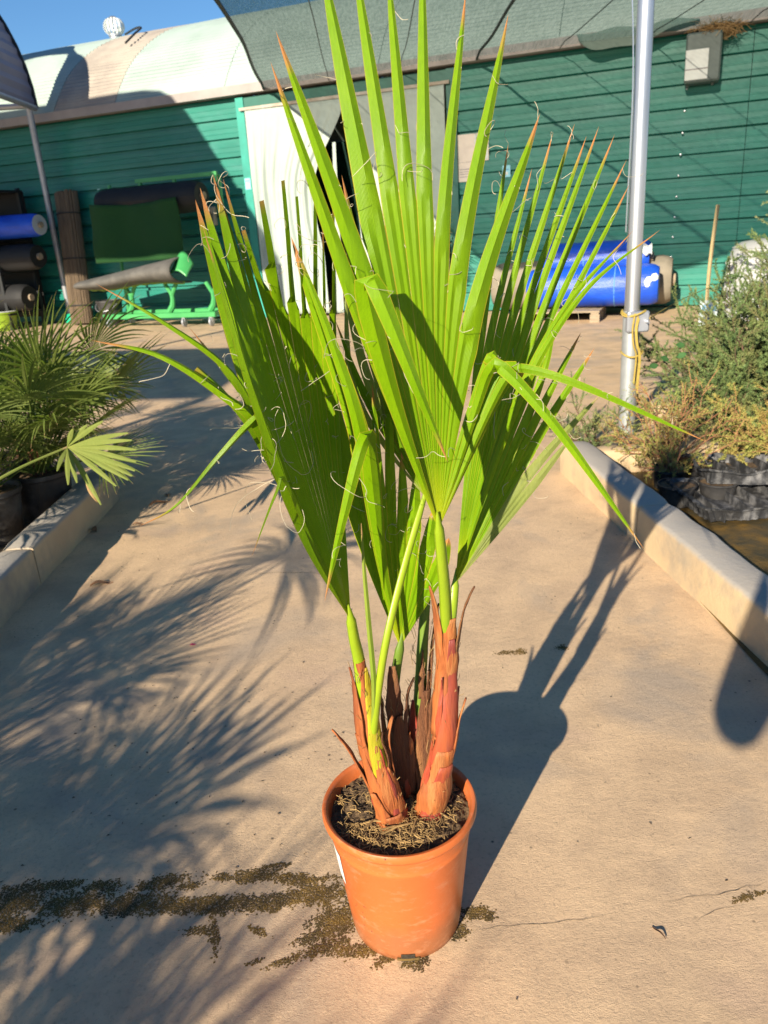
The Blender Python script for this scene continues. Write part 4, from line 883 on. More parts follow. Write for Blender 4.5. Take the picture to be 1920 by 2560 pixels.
frond(C_, HC, [T(1116, 1680, 1.21), T(1126, 1580, 1.25), T(1134, 1510, 1.285), HC], (0.011, 0.008), M_leaf, M_petiole, split=.58, threads=170, thr_len=.035, taper=.62, fold=.3,
      free=[dict(pts=[T(1240, 1150, 1.27), T(1330, 930, 1.24), T(1470, 720, 1.22), T(1652, 573, 1.21)], w=.0075, k=.5), dict(pts=[T(1235, 1150, 1.28), T(1310, 960, 1.25), T(1420, 760, 1.23), T(1583, 576, 1.22)], w=.0085, k=.5)])

# frond D: middle fan low behind the front one
HD = T(1000, 1618, 1.24)
D_ = [dict(pts=[T(905, 1330, 1.22), T(850, 1080, 1.22), T(790, 860, 1.22)], split=.5), dict(pts=[T(930, 1270, 1.20), T(895, 1050, 1.17), T(727, 590, 1.15)], split=.50),
      dict(pts=[T(952, 1250, 1.21), T(930, 960, 1.20)], split=.6), dict(pts=[T(978, 1250, 1.22), T(972, 940, 1.21)], split=.66, blunt=True), dict(pts=[T(1003, 1300, 1.22), T(1003, 1130, 1.22)], split=.75),
      dict(pts=[T(1030, 1350, 1.23), T(1040, 1180, 1.23)], split=.7), dict(pts=[T(1058, 1410, 1.23), T(1085, 1270, 1.23)], split=.75), dict(pts=[T(1085, 1450, 1.23), T(1122, 1345, 1.22)], split=.8)]
frond(D_, HD, [T(985, 1820, 1.235), T(984, 1740, 1.235), T(990, 1680, 1.24), HD], (0.012, 0.009), M_leaf, M_petiole_dk, split=.6, threads=60, thr_len=.04, fold=.35, taper=.6,
      free=[dict(pts=[T(955, 1400, 1.19), T(925, 1150, 1.13), T(921, 1088, 1.10), T(900, 1130, 1.07), T(850, 1330, 1.05), T(811, 1505, 1.045)], w=.0135, k=.5),
            dict(pts=[T(950, 1400, 1.20), T(905, 1100, 1.13), T(840, 880, 1.12), T(727, 590, 1.12)], w=.0125, k=.5)])

# frond E: back fan on a long bright petiole
HE = T(1062, 1240, 1.22)
E_ = [dict(pts=[T(905, 980, 1.25), T(790, 800, 1.27)], split=.5), dict(pts=[T(925, 960, 1.25), T(845, 640, 1.27)], split=.50, mat=M_fan_y), dict(pts=[T(945, 945, 1.255), T(872, 672, 1.27)], split=.52), dict(pts=[T(966, 930, 1.26), T(854, 437, 1.28)], split=.45),
      dict(pts=[T(988, 920, 1.26), T(930, 612, 1.28)], split=.55), dict(pts=[T(1010, 920, 1.26), T(962, 560, 1.28)], split=.5), dict(pts=[T(1035, 930, 1.26), T(1005, 640, 1.28)], split=.55), dict(pts=[T(1062, 950, 1.26), T(1080, 700, 1.28)], split=.6)]
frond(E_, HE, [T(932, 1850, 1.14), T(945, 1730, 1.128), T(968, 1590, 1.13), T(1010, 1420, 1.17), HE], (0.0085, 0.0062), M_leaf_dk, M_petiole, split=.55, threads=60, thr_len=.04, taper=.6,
      free=[dict(pts=[T(985, 1080, 1.23), T(940, 940, 1.22), T(893, 800, 1.22)], w=.0075, k=.5, mat=M_fan_y), dict(pts=[T(990, 1080, 1.22), T(955, 960, 1.20), T(915, 850, 1.20)], w=.008, k=.5), dict(pts=[T(1000, 1080, 1.23), T(950, 900, 1.22), T(880, 690, 1.22)], w=.008, k=.5),
            dict(pts=[T(1010, 1100, 1.24), T(985, 960, 1.23), T(955, 800, 1.22)], w=.009, k=.5), dict(pts=[T(975, 1100, 1.22), T(900, 960, 1.21), T(838, 800, 1.21)], w=.0075, k=.5), dict(pts=[T(960, 1110, 1.22), T(880, 960, 1.22), T(862, 700, 1.23)], w=.007, k=.5, mat=M_fan_y)])
# closed spear leaf
HS = T(934, 1820, 1.135)
mb = MB(); PS = catmull([HS, T(935, 1710, 1.122), T(922, 1560, 1.12), T(910, 1420, 1.12), T(903, 1308, 1.12)], 20)
mb.tube(PS, [0.0058*(1-(i/20)**3)+.0006 for i in range(21)], 6, flat=.6); build('spear_leaf', mb, leaf_mat('spear_green', (0.20, 0.30, 0.03), (0.26, 0.34, 0.05), (0.3, 0.35, 0.05), (0.36, 0.22, 0.10), 0.93, .15), palm, attr=True)
# long loose threads dangling by the left fan
mb = MB(); random.seed(77)
for k in range(9):
    p = T(random.uniform(640, 760), random.uniform(1000, 1300), 1.03); d = V((random.gauss(-.4, .8), random.gauss(-.2, .4), random.gauss(0, .7))).normalized(); ax = V((random.gauss(0, .4), -1, random.gauss(0, .4))).normalized(); pts = [p]
    L = random.uniform(.08, .18)
    for z in range(28):
        d = (Matrix.Rotation(random.gauss(0.16, .16)*(1 if k % 2 else -1), 3, ax) @ d + V((0, 0, -0.05))).normalized(); p = p + d*L/28; pts.append(p.copy())
    mb.tube(catmull(pts, 56), .00038, 3, cap=False)
build('loose_threads', mb, M_thread, palm)['kind'] = 'stuff'

# stems with peeling leaf bases
def stem(pts, rads, mat):
    P = catmull(pts, 40); R = [rads[min(len(rads)-1, int(i/40*(len(rads)-1)))] + (rads[min(len(rads)-1, int(i/40*(len(rads)-1))+1)]-rads[min(len(rads)-1, int(i/40*(len(rads)-1)))])*((i/40*(len(rads)-1)) % 1) for i in range(41)]
    R = [r*(1+.06*noise.noise(p*50)) for r, p in zip(R, P)]
    return build('stem', MB().tube(P, R, 14), mat, palm), P, R
def sheath(par, P, R, f0, f1, ang, width, mat, flare=0.0, out=0.003, tipw=0.12, curl=0.0, jag=.25):
    """a leaf base that wraps the stem from f0 to f1, centred on angle ang (0 = right, 270 = to the camera)"""
    mb = MB(); nv, nu = 16, 9; seed = random.uniform(0, 90)
    def f(a, b):
        x = lerp(f0, f1, b)*40; i = min(39, max(0, int(x))); t = x-i; c = P[i].lerp(P[i+1], min(t, 1)) if x < 40 else P[40] + (P[40]-P[38])*.5*(x-40); r = lerp(R[i], R[i+1], min(1, t))
        tg = (P[min(i+1, 40)]-P[max(i-1, 0)]).normalized(); ex = V((1, 0, 0)) - tg*tg.x; ex.normalize(); ey = tg.cross(ex)
        w = width*(1-(1-tipw)*b**1.5) * (1 + jag*noise.noise(V((b*5, seed, 0 if a < .5 else 9)))); th = radians(ang) + (a-.5)*w
        rr = r + out*(1+1.2*sin(pi*min(1, b*1.4))) + flare*b**2.2 + .0012*noise.noise(V((a*6, b*9, seed)))
        return c + (ex*cos(th) + ey*sin(th))*rr + tg*(-curl*b**3)
    mb.grid(f, nu, nv); return build('leaf_sheath', mb, mat, par, solid=0.0024)
random.seed(41)
zb = 0.25
s1, P1, R1 = stem([T(988, 2112, 1.168), T(985, 2050, 1.165), T(958, 1960, 1.155), T(925, 1850, 1.15), T(908, 1720, 1.155), T(897, 1650, 1.15)], [.017, .019, .0185, .015, .012, .011], M_sheath)
sheath(s1, P1, R1, .00, .30, 285, 3.6, M_sheath, .012, .004, .25)
sheath(s1, P1, R1, .06, .42, 240, 2.0, M_sheath, .010, .006)
sheath(s1, P1, R1, .10, .46, 330, 2.4, M_sheath_red, .004, .004)
sheath(s1, P1, R1, .25, .64, 210, 2.4, M_sheath, .004, .004, .3)
sheath(s1, P1, R1, .34, .70, 190, 1.2, M_sheath, .045, .004, .06, .02)
sheath(s1, P1, R1, .28, .60, 300, 2.3, M_sheath, .003, .004)
sheath(s1, P1, R1, .42, .97, 312, 2.1, M_sheath_yel, .003, .003, .1)
sheath(s1, P1, R1, .50, .97, 200, 2.2, M_sheath, .004, .003, .08)
sheath(s1, P1, R1, .40, .66, 20, 1.1, M_sheath, .030, .004, .1)
s2, P2, R2 = stem([T(1010, 2010, 1.23), T(1000, 1900, 1.235), T(988, 1800, 1.235), T(984, 1740, 1.235)], [.024, .020, .015, .013], M_sheath_brown)
sheath(s2, P2, R2, .30, 1.12, 170, 1.3, M_sheath, .012, .004, .1); sheath(s2, P2, R2, .1, .8, 290, 2.6, M_sheath_brown, .006, .004); sheath(s2, P2, R2, .55, 1.25, 350, 1.4, M_sheath_brown, .022, .004, .3); sheath(s2, P2, R2, .75, 1.5, 270, 1.8, M_sheath_brown, .004, .003, .3)
s3, P3, R3 = stem([T(1035, 2000, 1.25), T(1045, 1880, 1.26), T(1050, 1740, 1.27), T(1056, 1620, 1.28), T(1064, 1500, 1.29)], [.022, .018, .012, .0105, .009], M_petiole_dk)
sheath(s3, P3, R3, .0, .55, 300, 3.0, M_sheath_brown, .004, .005, .3); sheath(s3, P3, R3, .15, .62, 340, 1.6, M_sheath_brown, .022, .004, .3); sheath(s3, P3, R3, .3, .98, 10, 1.4, M_sheath_brown, .014, .003, .15); sheath(s3, P3, R3, .1, .5, 230, 2.0, M_sheath_red, .006, .004)
s4, P4, R4 = stem([T(1064, 2095, 1.185), T(1068, 2035, 1.182), T(1085, 1945, 1.178), T(1105, 1830, 1.172), T(1117, 1680, 1.18), T(1118, 1560, 1.165)], [.018, .021, .0205, .0165, .013, .0115], M_sheath)
sheath(s4, P4, R4, .02, .50, 300, 2.9, M_sheath_red, .006, .005, .35); sheath(s4, P4, R4, .0, .24, 200, 2.2, M_sheath, .012, .004, .3); sheath(s4, P4, R4, .0, .16, 270, 3.0, M_sheath, .012, .005, .3)
sheath(s4, P4, R4, .22, .56, 290, 2.8, M_sheath, .004, .006, .5); sheath(s4, P4, R4, .42, .96, 290, 2.2, M_sheath_red, .003, .004, .25); sheath(s4, P4, R4, .60, 1.0, 220, 2.2, M_sheath, .003, .003, .3)
sheath(s4, P4, R4, .46, .72, 350, 1.2, M_sheath, .018, .004, .2); sheath(s4, P4, R4, .80, 1.18, 210, 1.5, M_sheath, .020, .003, .05); sheath(s4, P4, R4, .84, 1.16, 345, 1.2, M_sheath_brown, .030, .003, .08); sheath(s4, P4, R4, .76, 1.04, 280, 2.8, M_sheath, .002, .003, .5)

for par, P_, R_ in ((s1, P1, R1), (s4, P4, R4), (s2, P2, R2), (s3, P3, R3)):
    for k in range(5):
        f0 = random.uniform(.04, .62); sheath(par, P_, R_, f0, f0 + random.uniform(.16, .34), random.choice((200, 235, 265, 295, 325, 350)) + random.uniform(-12, 12), random.uniform(.3, .9), random.choice((M_sheath, M_sheath_brown, M_sheath_brown, M_sheath_red)), random.uniform(.001, .010), .0045, .08, random.uniform(0, .006), .6)

for par, P_, R_ in ((s1, P1, R1), (s4, P4, R4), (s2, P2, R2), (s3, P3, R3)):
    mb = MB()
    for k in range(70):
        i = random.randint(2, 38); a = random.uniform(0, 6.28); d = V((cos(a), sin(a), 0)); c = P_[i] + d*(R_[i]+.006); u = (P_[min(40, i+1)]-P_[i]).normalized(); L = random.uniform(.008, .03)
        mb.tube([c - u*L*.4, c + d*.003, c + u*L*.6 + d*random.uniform(0, .01) + V((random.gauss(0, .004), random.gauss(0, .004), 0))], .0005, 3, cap=False)
    build('bark_hairs', mb, M_fibre, par)['kind'] = 'stuff'

# ================================================================== FAN PALMS IN THE LEFT BED
random.seed(101)
def fan_mesh(name, nseg, spread, Lb, Lp, mat, droop=0.15, wid=0.9, split=.45, cup=.15):
    """petiole from the origin up +Z, blade opening at its top; flat side faces -Y"""
    mb = MB(); mb.tube(catmull([V((0, 0, 0)), V((0, .01, Lp*.5)), V((0, 0, Lp))], 6), [.0075, .006, .005, .005, .0045, .004, .0035], 5, al=[.5]*7)
    H = V((0, 0, Lp))
    for i in range(nseg):
        a = lerp(-spread/2, spread/2, i/(nseg-1)) + random.uniform(-.02, .02); d = V((sin(a), 0, cos(a))); lat = V((cos(a), 0, -sin(a))); L = Lb*(1-.25*abs(i/(nseg-1)-.5)*2)*random.uniform(.9, 1.06); prev = None; dr = droop*random.uniform(.4, 1.6)
        ws = L*split*math.tan(spread/(nseg-1)/2)*wid
        for k in range(8):
            t = k/7; c = H + d*(L*t) + V((0, -cup*L*t*t*(.4+abs(i/(nseg-1)-.5)), 0)) + V((0, -dr*L*t**2.5*.5, -dr*L*t**2.5*.6))
            w = ws*t/split if t < split else ws*(1-((t-split)/(1-split))**1.6) + .0004
            row = (mb.add(c-lat*w + V((0, .35*w, 0)), t), mb.add(c - V((0, .35*w, 0)), t), mb.add(c+lat*w + V((0, .35*w, 0)), t))
            if prev: mb.f += [(prev[0], prev[1], row[1], row[0]), (prev[1], prev[2], row[2], row[1])]
            prev = row
    o = build(name, mb, mat, None, org=(0, 0, 0), attr=True, sharp=30); return o
fan_src = [fan_mesh('frond', 26, radians(s), .36, l, M_fan, d, wid=.72, split=.38) for s, l, d in ((170, .42, .15), (200, .5, .3), (150, .36, .08), (215, .55, .45))]
for o in fan_src: COL.objects.unlink(o)
POTM = None
def black_pot(p, r, h, label, group=None):
    global POTM
    root = empty('nursery_pot', p, label, 'pot', group)
    if POTM is None:
        b = build('pot_body', MB().lathe((0, 0, 0), [(0, .0), (.76, .0), (.80, .02), (.97, .88), (1.0, .88), (1.04, .92), (1.04, 1.0), (.97, 1.0), (.94, .9)], 30), M_black, None, org=(0, 0, 0)); s = build('soil', MB().grid(lambda a, c: V((.95*sqrt(a)*cos(2*pi*c), .95*sqrt(a)*sin(2*pi*c), .9+.03*noise.noise(V((a*9*cos(2*pi*c), 9*a*sin(2*pi*c), 0))))), 8, 24), M_soil, None, org=(0, 0, 0)); COL.objects.unlink(b); COL.objects.unlink(s); POTM = (b, s)
    for q in POTM: share(q, root, scale=(r, r, h))
    return root
def fan_palm(p, n, sc, label, group, tilt=(0.15, 1.25), name='dwarf_fan_palm', seed=0, bias=None):
    random.seed(seed); root = empty(name, p, label, 'palm', group)
    for k in range(n):
        az = 2*pi*k*0.618 + random.uniform(-.3, .3); ti = lerp(tilt[0], tilt[1], (k/n)**.8)*random.uniform(.85, 1.15); s = sc*random.uniform(.75, 1.15)
        if bias is not None and random.random() < .5: az = bias + random.uniform(-.9, .9)
        R_ = Matrix.Rotation(az, 4, 'Z') @ Matrix.Rotation(ti, 4, 'X') @ Matrix.Rotation(random.uniform(-.5, .5), 4, 'Z') ; R_ = R_ @ Matrix.Rotation(random.uniform(-.25, .25), 4, 'Y')
        o = share(fan_src[k % 4], root, loc=(random.uniform(-.03, .03), random.uniform(-.03, .03), 0)); o.rotation_euler = R_.to_euler(); o.scale = (s,)*3
    build('trunk', MB().tube([V(p) + V((0, 0, -.05)), V(p) + V((0, 0, .10)), V(p) + V((.01, 0, .16))], [.035, .04, .02], 10), M_sheath_brown, root)
    return root
grp = 'fan palms in the left bed'
spots = [((-1.86, 3.50), 26, .86, 'nearest bushy fan palm in the left bed beside the kerb', 1), ((-1.95, 4.15), 26, .95, 'fan palm at the far end of the left bed', 2), ((-2.45, 3.75), 28, 1.15, 'tall fan palm half cut by the left picture edge', 3), ((-2.2, 2.85), 26, .9, 'low fan palm at the left edge in front of the others', 4), ((-2.55, 4.6), 22, 1.1, 'fan palm at the back corner of the left bed', 6), ((-1.72, 3.78), 20, 1.18, 'dark fan palm reaching furthest over the left kerb', 8)]
for (x, y), n, s, lab, sd in spots:
    black_pot((x, y, .02), .15, .25, lab.replace('fan palm', 'black pot under the fan palm', 1).replace('bushy ', ''), 'black pots in the left bed')
    fan_palm((x, y, .26), n, s, lab, grp, seed=sd, bias=1.25 if sd != 3 else None)
# the pale frond leaning over the kerb in the sun
hp_ = at(168, 1118, 3.05); bp = at(-60, 1230, 2.85)
lf = empty('leaning_frond', bp, 'pale sunlit fan frond leaning out over the left kerb', 'palm frond', )
build('petiole', MB().tube(catmull([bp, bp.lerp(hp_, .5) + V((0, 0, .01)), hp_], 10), [.008, .007, .0065, .006, .006, .0055, .005, .005, .005, .0045, .004], 6), M_fan_y, lf, attr=True)
random.seed(9); fl = []
tipsx = [(255, 1040), (318, 1070), (328, 1088), (338, 1112), (338, 1142), (335, 1165), (328, 1178), (318, 1188), (288, 1203), (250, 1250), (232, 1215), (190, 1195), (168, 1200), (140, 1165), (215, 1050), (180, 1060)]
tipsx = tipsx[14:] + tipsx[:14]
for i, (x, y) in enumerate(tipsx):
    tpt = at(x, y, 3.02 - .012*i + random.uniform(-.02, .02)); d = tpt-hp_; L = d.length; d.normalize(); N_ = V((.1, -1, .45)).normalized(); lat = d.cross(N_).normalized(); mb = MB(); prev = None
    for k in range(10):
        t = k/9; w = .0105*min(t/.45, 1)*(1-max(0, (t-.5)/.5)**2*.75); c = hp_ + d*L*t + V((0, 0, -.02*t*t)); row = (mb.add(c-lat*w, t*.9), mb.add(c+N_*w*.4, t*.9), mb.add(c+lat*w, t*.9))
        if prev: mb.f += [(prev[0], prev[1], row[1], row[0]), (prev[1], prev[2], row[2], row[1])]
        prev = row
    build('leaflet', mb, M_fan_y, lf, attr=True, sharp=30)
mb = MB(); mb.grid(lambda a, b: at(218, 1205, 2.98).lerp(at(245, 1255, 2.95), a) + V((.028*(b-.5)*sin(pi*(.1+.85*a)), -.01*abs(b-.5), 0)), 8, 4); build('withered_tip', mb, M_straw, lf, solid=.002)
# taller fan palms beside and behind the photographer: they cast the dappled shade
for k, (x, y, n, s) in enumerate([(-2.0, .55, 14, 1.3), (-1.95, -.75, 14, 1.45), (-2.6, -1.9, 13, 1.7), (-2.9, -.4, 14, 1.6), (-3.1, -3.1, 13, 2.0), (-3.6, -1.6, 14, 1.9), (-2.05, -2.3, 13, 1.6), (-1.95, -1.5, 12, 1.42)]):
    wh = ('beside', 'just behind', 'well behind', 'left of', 'far behind', 'far left of', 'behind and near', 'close behind')[k]
    black_pot((x, y, .02), .20, .32, f'black pot of a fan palm {wh} the photographer, outside the picture', 'black pots behind the camera')
    fan_palm((x, y, .34), n, s, f'tall fan palm {wh} the photographer casting dappled shade on the pavement', 'fan palms behind the camera', tilt=(.1, 1.0), seed=20+k)
# dim palm by the doorway
pw = wp(0.98, 0, 1.1)
black_pot(pw, .2, .35, 'black pot standing before the right door curtain')
fan_palm(pw + V((0, 0, .34)), 14, 1.5, 'small dark palm in front of the right door curtain', None, tilt=(.05, .5), seed=55)

# ================================================================== JUNIPERS AND TRAYS IN THE RIGHT BED
def needles(mb, P, L, size, dens, rnd):
    tot = path_len(P); n = max(4, int(tot*dens))
    for k in range(n):
        c, tg = path_at(P, tot*(k+rnd.random())/n); s = V((rnd.gauss(0, 1), rnd.gauss(0, 1), rnd.gauss(0, 1))); s = (s - tg*s.dot(tg)).normalized(); d = (tg*rnd.uniform(.4, 1.2) + s).normalized(); l = size*rnd.uniform(.6, 1.3); lat = d.cross(V((rnd.gauss(0, 1), rnd.gauss(0, 1), rnd.gauss(0, 1)))).normalized()*size*.17
        a = mb.add(c-lat); b = mb.add(c+d*l); e = mb.add(c+lat); mb.f.append((a, b, e))
def juniper(name, p, label, nb, reach, up, mat, twig, seed, dens=420, size=.014, group=None, dirs=None, sub=9, cat='juniper'):
    import random as _r
    rnd = _r.Random(seed); root = empty(name, p, label, cat, group); st = MB(); fo = MB(); p = V(p)
    for b in range(nb):
        az = rnd.uniform(0, 2*pi) if dirs is None else rnd.uniform(*dirs); L = reach*rnd.uniform(.5, 1.1); e = rnd.uniform(*up)
        d = V((cos(az)*cos(e), sin(az)*cos(e), sin(e))); pts = [p + V((rnd.gauss(0, .02), rnd.gauss(0, .02), 0))]; q = pts[0].copy()
        for k in range(7):
            d = (d + V((rnd.gauss(0, .16), rnd.gauss(0, .16), rnd.gauss(0, .14) + (.05 if e < .5 else 0)))).normalized(); q = q + d*L/7; q.z = max(q.z, .05); pts.append(q.copy())
        P = catmull(pts, 18); st.tube(P, [.006*(1-.8*i/18) for i in range(19)], 4, cap=False)
        for s in range(sub):
            t = rnd.uniform(.15, 1); i = min(17, int(t*18)); c = P[i]; tg = (P[i+1]-P[i]).normalized(); sd = V((rnd.gauss(0, 1), rnd.gauss(0, 1), rnd.gauss(.2, .7))); sd = (sd - tg*sd.dot(tg)).normalized(); dd = (tg*.9 + sd*.8).normalized(); l = reach*rnd.uniform(.12, .30); S = [c, c+dd*l*.5 + V((0, 0, .01)), c+dd*l + tg*l*.2]
            S = catmull(S, 6); st.tube(S, [.002]*6 + [.0008], 3, cap=False); needles(fo, S, l, size, dens, rnd)
            for s2 in range(3):
                c2 = S[rnd.randint(2, 6)]; d2 = (dd + V((rnd.gauss(0, .7), rnd.gauss(0, .7), rnd.gauss(.1, .6)))).normalized(); S2 = [c2, c2+d2*l*.25, c2+d2*l*.45]; needles(fo, S2, l, size, dens, rnd)
    build('branches', st, twig, root); build('foliage', fo, mat, root, smooth=False)['kind'] = 'stuff'
    return root
J = lambda px, py, z: gnd(px, py, z)
juniper('juniper', V((2.30, 4.45, .05)), 'dense dark green juniper spreading behind the back kerb at right', 46, .80, (.25, 1.2), M_jun, M_twig, 3, 620, .017, sub=12)
juniper('juniper', V((2.65, 5.0, .05)), 'grey green juniper rising behind at the right edge', 40, .95, (.35, 1.3), M_jun, M_twig, 5, 520, .018, sub=12)
juniper('juniper', V((2.05, 3.78, .08)), 'low yellowish juniper sprays over the back kerb', 30, .45, (.1, .7), M_jun_y, M_redtwig, 7, 520, .015, sub=10)
juniper('juniper', V((1.50, 3.90, .08)), 'sparse dry reddish juniper around the pole foot', 24, .45, (.1, 1.2), M_jun_y, M_redtwig, 9, 170, .014, sub=8)
juniper('juniper', V((1.22, 4.36, .03)), 'thin grey sprig of juniper on the pavement behind the kerb end', 16, .42, (.1, 1.0), M_jun, M_twig, 11, 300, .014, sub=7)
juniper('juniper', V((1.42, 3.62, .10)), 'small straw coloured juniper in the pot nearest the kerb corner', 14, .22, (.1, .9), M_jun_y, M_redtwig, 13, 420, .013, sub=7)
juniper('juniper', V((2.05, 4.2, .05)), 'olive green juniper between the pole and the dense one', 26, .45, (.3, 1.2), M_jun, M_twig, 23, 420, .016, sub=10)
juniper('conifer', V((5.1, 8.55, 0)), 'upright pale conifer at the right edge in front of the wall', 26, 1.55, (.7, 1.45), M_con, M_twig, 17, 260, .035, cat='conifer', sub=12)
juniper('conifer', V((2.75, 5.35, 0)), 'loose green shrub behind the pole at the right edge', 26, .9, (.4, 1.3), M_jun, M_twig, 19, 360, .018, cat='shrub')
# a few broad green leaves of a seedling among the junipers
sd = empty('broadleaf_seedling', (1.95, 4.3, .1), 'seedling with a few oval green leaves beside the pole', 'seedling')
build('stalk', MB().tube(catmull([V((1.95, 4.3, .05)), at(1690, 940, 4.3), at(1660, 905, 4.3), at(1640, 915, 4.3)], 14), .004, 5), M_twig, sd)
for (x, y, a) in ((1645, 912, 3.3), (1672, 899, 2.6), (1712, 862, 3.0), (1690, 893, .6)):
    c = at(x, y, 4.25); d = V((cos(a), -.2, sin(a)*.6)).normalized(); build('leaf_stalk', MB().tube(catmull([c, c.lerp(V((1.95, 4.3, .12)), .45) + V((0, 0, .05)), V((1.95, 4.3, .12))], 8), .0025, 4), M_twig, sd); lat = d.cross(V((0, -1, .6))).normalized(); mb = MB()
    mb.grid(lambda u, v: c + d*(.055*u) + lat*(v-.5)*.034*sin(pi*(.05+.9*u)) + V((0, -.01*abs(v-.5), 0)), 7, 4); build('leaf', mb, pm('oval_leaf', (.045, .12, .035), None, 9, .7, spec=.2), sd, solid=.001)
# wrapped bale
wb = V((4.75, 9.35, 0)); bale = empty('wrapped_bale', wb, 'bale wrapped in cloudy grey plastic at the right edge', 'bale')
mb = MB(); mb.grid(lambda a, b: wb + V((.55*cos(2*pi*a)*(1+.06*noise.noise(V((cos(2*pi*a)*2, b*5, 1))))*(1-.25*max(0, b-.75)*4*.5), .5*sin(2*pi*a)*(1+.06*noise.noise(V((sin(2*pi*a)*2, b*5, 4)))), .05+.80*b)), 40, 14)
build('plastic_wrap', mb, M_clear, bale)
mb = MB(); mb.lathe(wb + V((0, 0, .84)), [(.50, 0), (.40, .06), (.2, .09), (0, .10)], 24); build('wrap_top', mb, M_clear, bale)
for k in range(4): build('wrap_fold', MB().tube([wb + V((-.56, -.12+.03*k, .25+.14*k)), wb + V((-.63, -.16, .27+.14*k)), wb + V((-.60, -.2, .31+.14*k))], [.03, .045, .02], 6), M_clear, bale)
# black nursery trays and pots
def tray(c, L, W_, H_, yaw, tilt, label, cells=True):
    root = empty('nursery_tray', c, label, 'tray', 'black trays in the right bed'); R_ = Matrix.Rotation(yaw, 3, 'Z') @ Matrix.Rotation(tilt[0], 3, 'X') @ Matrix.Rotation(tilt[1], 3, 'Y'); c = V(c)
    def q(x, y, z): return c + R_ @ V((x + .020*noise.noise(V((x*9, y*9, z*14+c.x*7))), y + .020*noise.noise(V((x*11, y*8, z*14+5))), z + .028*noise.noise(V((x*8, y*8, 2+c.y*9)))*(z > .02)))
    mb = MB(); n = 44; rows = []
    def per(t, s):   # ribbed rectangular outline
        t = (t % 1)*2*(L+W_)
        rib = .006*(1 if (t/.045) % 1 < .5 else 0)
        if t < L: x, y = -L/2+t, -W_/2-rib
        elif t < L+W_: x, y = L/2+rib, -W_/2+t-L
        elif t < 2*L+W_: x, y = L/2-(t-L-W_), W_/2+rib
        else: x, y = -L/2-rib, W_/2-(t-2*L-W_)
        return x*s, y*s
    N = 160
    for s, z in ((.90, 0), (.96, H_*.8), (1.0, H_*.82), (1.05, H_*.86), (1.06, H_), (1.0, H_), (.955, H_*.82), (.89, .012)):
        rows.append([mb.add(q(*per(i/N, s), z)) for i in range(N)])
    for a, b in zip(rows, rows[1:]):
        for i in range(N): mb.f.append((a[i], a[(i+1) % N], b[(i+1) % N], b[i]))
    mb.f.append(tuple(rows[-1])); mb.f.append(tuple(reversed(rows[0]))); build('tray_body', mb, M_dusty, root, sharp=30)
    mb = MB()
    for i in range(1, 5): mb.box(q(-L/2+L*i/5, 0, H_*.45), .006, W_*.9, H_*.7, R_ @ V((1, 0, 0)), R_ @ V((0, 1, 0)), R_ @ V((0, 0, 1)))
    b = build('cell_wall', mb, M_dusty, root, smooth=False); b['kind'] = 'stuff'
    return root
tray(gnd(1850, 1262, .03), .52, .36, .065, .10, (.05, .03), 'dusty black tray lying flat, lower one of the right bed')
tray(gnd(1880, 1192, .09), .52, .38, .07, -.10, (-.10, .04), 'dusty black tray stacked tilted on the lower one')
for k, (x, y, r, h, lab) in enumerate([(1.42, 3.62, .09, .10, 'small black pot of dry sprigs nearest the kerb corner'), (1.60, 3.62, .09, .10, 'black pot second from the kerb corner'), (1.36, 3.38, .085, .10, 'black pot in the shade against the kerb'), (1.78, 3.62, .09, .10, 'black pot third from the kerb corner'), (1.55, 3.38, .085, .10, 'black pot before the second one')]):
    black_pot((x, y, .015), r, h, lab, 'black pots in the right bed')
mb = MB(); mb.box((2.05, 3.875, .045), 1.2, .03, .07, bev=.004); tag(build('clay_edging', mb, pm('brick_red', (.34, .13, .07), (.26, .10, .06), 6, .85), smooth=False), 'reddish edging strip along the back kerb of the right bed', 'edging')

# ================================================================== OUTSIDE THE FRAME: what shades the yard
cq = [V((-10.5, 4.6, 3.2)), V((-4.9, 2.9, 3.2)), V((-5.2, -.2, 3.2)), V((-10.5, .9, 3.2))]
tc = empty('shade_tarp', (-7.5, 2, 0), 'added unseen green tarp on posts that casts the far shade band', 'canopy')  # unseen tarp added to cast the straight-edged shade band on the ground
build('tarp', MB().grid(lambda a, b: cq[0].lerp(cq[1], a).lerp(cq[3].lerp(cq[2], a), b) + V((0, 0, -.12*sin(pi*a)*sin(pi*b))), 12, 8), M_tarp, tc, solid=.004)
for q in cq: build('post', MB().tube([V((q.x, q.y, 0)), q], .04, 8), M_galv_dull, tc)

# added unseen cut-out, outlined to throw the arched shadow on the shed wall
SH = V((SD.x, SD.y, 0)).normalized(); LG = 7.2; tz = math.tan(SUN_EL)
gpts = [wp(u, z) - SH*LG + V((0, 0, LG*tz)) for u, z in ((-9.5, 3.70), (-6.0, 3.70), (-4.6, 3.72), (-4.0, 3.70), (-3.65, 3.64), (-3.34, 3.46), (-3.05, 3.06), (-2.75, 2.58), (-2.4, 2.05), (-2.1, 1.57), (-1.75, .92), (-9.5, .82))]
tn = empty('shadow_cutout', (gpts[9].x, gpts[9].y, 0), 'added unseen shadow casting greenhouse outside the left of the picture', 'cutout')
build('cutout_sheet', MB().poly(gpts, thick=-SH*0.5), M_slate, tn, smooth=False)
for q in (gpts[10], gpts[11]): build('post', MB().tube([V((q.x, q.y, 0)) - SH*.25, q - SH*.25], .05, 8), M_galv_dull, tn)
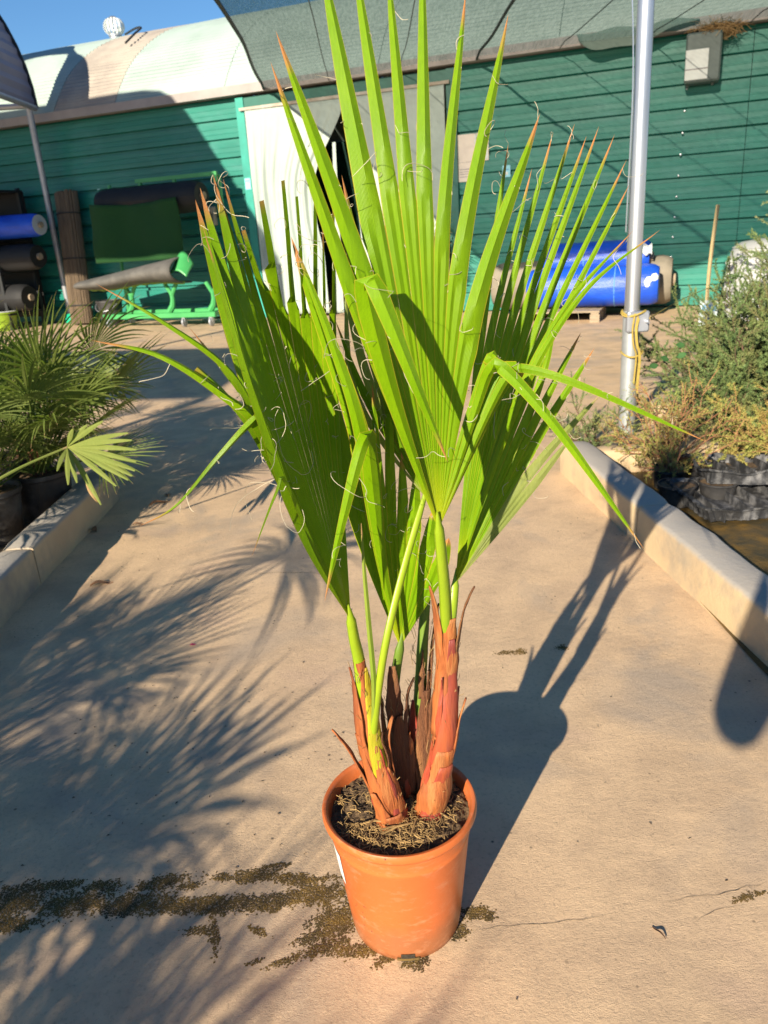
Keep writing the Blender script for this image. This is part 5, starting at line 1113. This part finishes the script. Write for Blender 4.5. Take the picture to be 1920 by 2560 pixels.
# the photographer (only the shadow falls into the picture)
def person(base, yaw):
    base = V(base); c, s = cos(yaw), sin(yaw)
    def w(x, y, z): return base + V((x*c - y*s, x*s + y*c, z))
    J_ = dict(pel=(0, 0, .94, .15, .11), bel=(0, 0, 1.06, .16, .11), che=(0, .01, 1.24, .17, .11), nec=(0, 0, 1.42, .06, .06), nk2=(0, .03, 1.49, .058, .058), hd=(0, .05, 1.58, .085, .10), top=(0, .04, 1.68, .06, .07),
             sl=(-.19, 0, 1.36, .08, .08), el=(-.36, .00, 1.06, .072, .072), wl=(-.16, .30, 1.24, .032, .032), hl=(-.12, .36, 1.27, .035, .025), sr=(.18, 0, 1.37, .065, .065), er=(.27, .10, 1.13, .047, .047), wr=(.10, .30, 1.24, .032, .032), hr=(.06, .36, 1.27, .035, .025),
             hpl=(-.10, 0, .86, .10, .10), kl=(-.11, .02, .48, .062, .062), al=(-.11, 0, .09, .042, .042), tl=(-.12, .15, .035, .035, .03), hpr=(.10, 0, .86, .10, .10), kr=(.11, .02, .48, .062, .062), ar=(.11, 0, .09, .042, .042), tr=(.12, .15, .035, .035, .03))
    E_ = [('pel', 'bel'), ('bel', 'che'), ('che', 'nec'), ('nec', 'nk2'), ('nk2', 'hd'), ('hd', 'top'), ('che', 'sl'), ('sl', 'el'), ('el', 'wl'), ('wl', 'hl'), ('che', 'sr'), ('sr', 'er'), ('er', 'wr'), ('wr', 'hr'), ('pel', 'hpl'), ('hpl', 'kl'), ('kl', 'al'), ('al', 'tl'), ('pel', 'hpr'), ('hpr', 'kr'), ('kr', 'ar'), ('ar', 'tr')]
    verts = [w(*v[:3])-base for v in J_.values()]; rad = [v[3:] for v in J_.values()]; ks = list(J_); ed = [(ks.index(a), ks.index(b)) for a, b in E_]
    for sx, h in ((-1, 'hl'), (1, 'hr')):      # five fingers round the phone
        hx, hy, hz = J_[h][:3]
        for k in range(5):
            dz = (-.035, -.018, 0, .018, .036)[k]; L = (.05, .07, .075, .07, .055)[k]; i = len(verts)
            verts += [w(hx - sx*.02, hy+.03, hz+dz)-base, w(hx - sx*.03, hy+.03+L*.5, hz+dz*1.1)-base, w(hx - sx*.055, hy+.03+L*.6, hz+dz*1.1)-base]; rad += [(.010, .010), (.009, .009), (.008, .008)]; ed += [(ks.index(h), i), (i, i+1), (i+1, i+2)]
    me = bpy.data.meshes.new('person'); me.from_pydata([tuple(v) for v in verts], ed, []); o = bpy.data.objects.new('person', me); COL.objects.link(o); o.location = base
    m = o.modifiers.new('skin', 'SKIN'); sub = o.modifiers.new('sub', 'SUBSURF'); sub.levels = 2; sub.render_levels = 2
    if not me.skin_vertices: me.attributes
    lay = me.skin_vertices[0].data if me.skin_vertices else None
    if lay is None:
        bpy.context.view_layer.objects.active = o; bpy.ops.mesh.customdata_skin_add(); lay = me.skin_vertices[0].data
    for i, r in enumerate(rad): lay[i].radius = r; lay[i].use_root = (i == 0)
    me.materials.append(M_cloth); return tag(o, 'person in dark clothes holding up a phone to take the picture', 'person')
person((-0.01, -0.63, 0), 0.0)
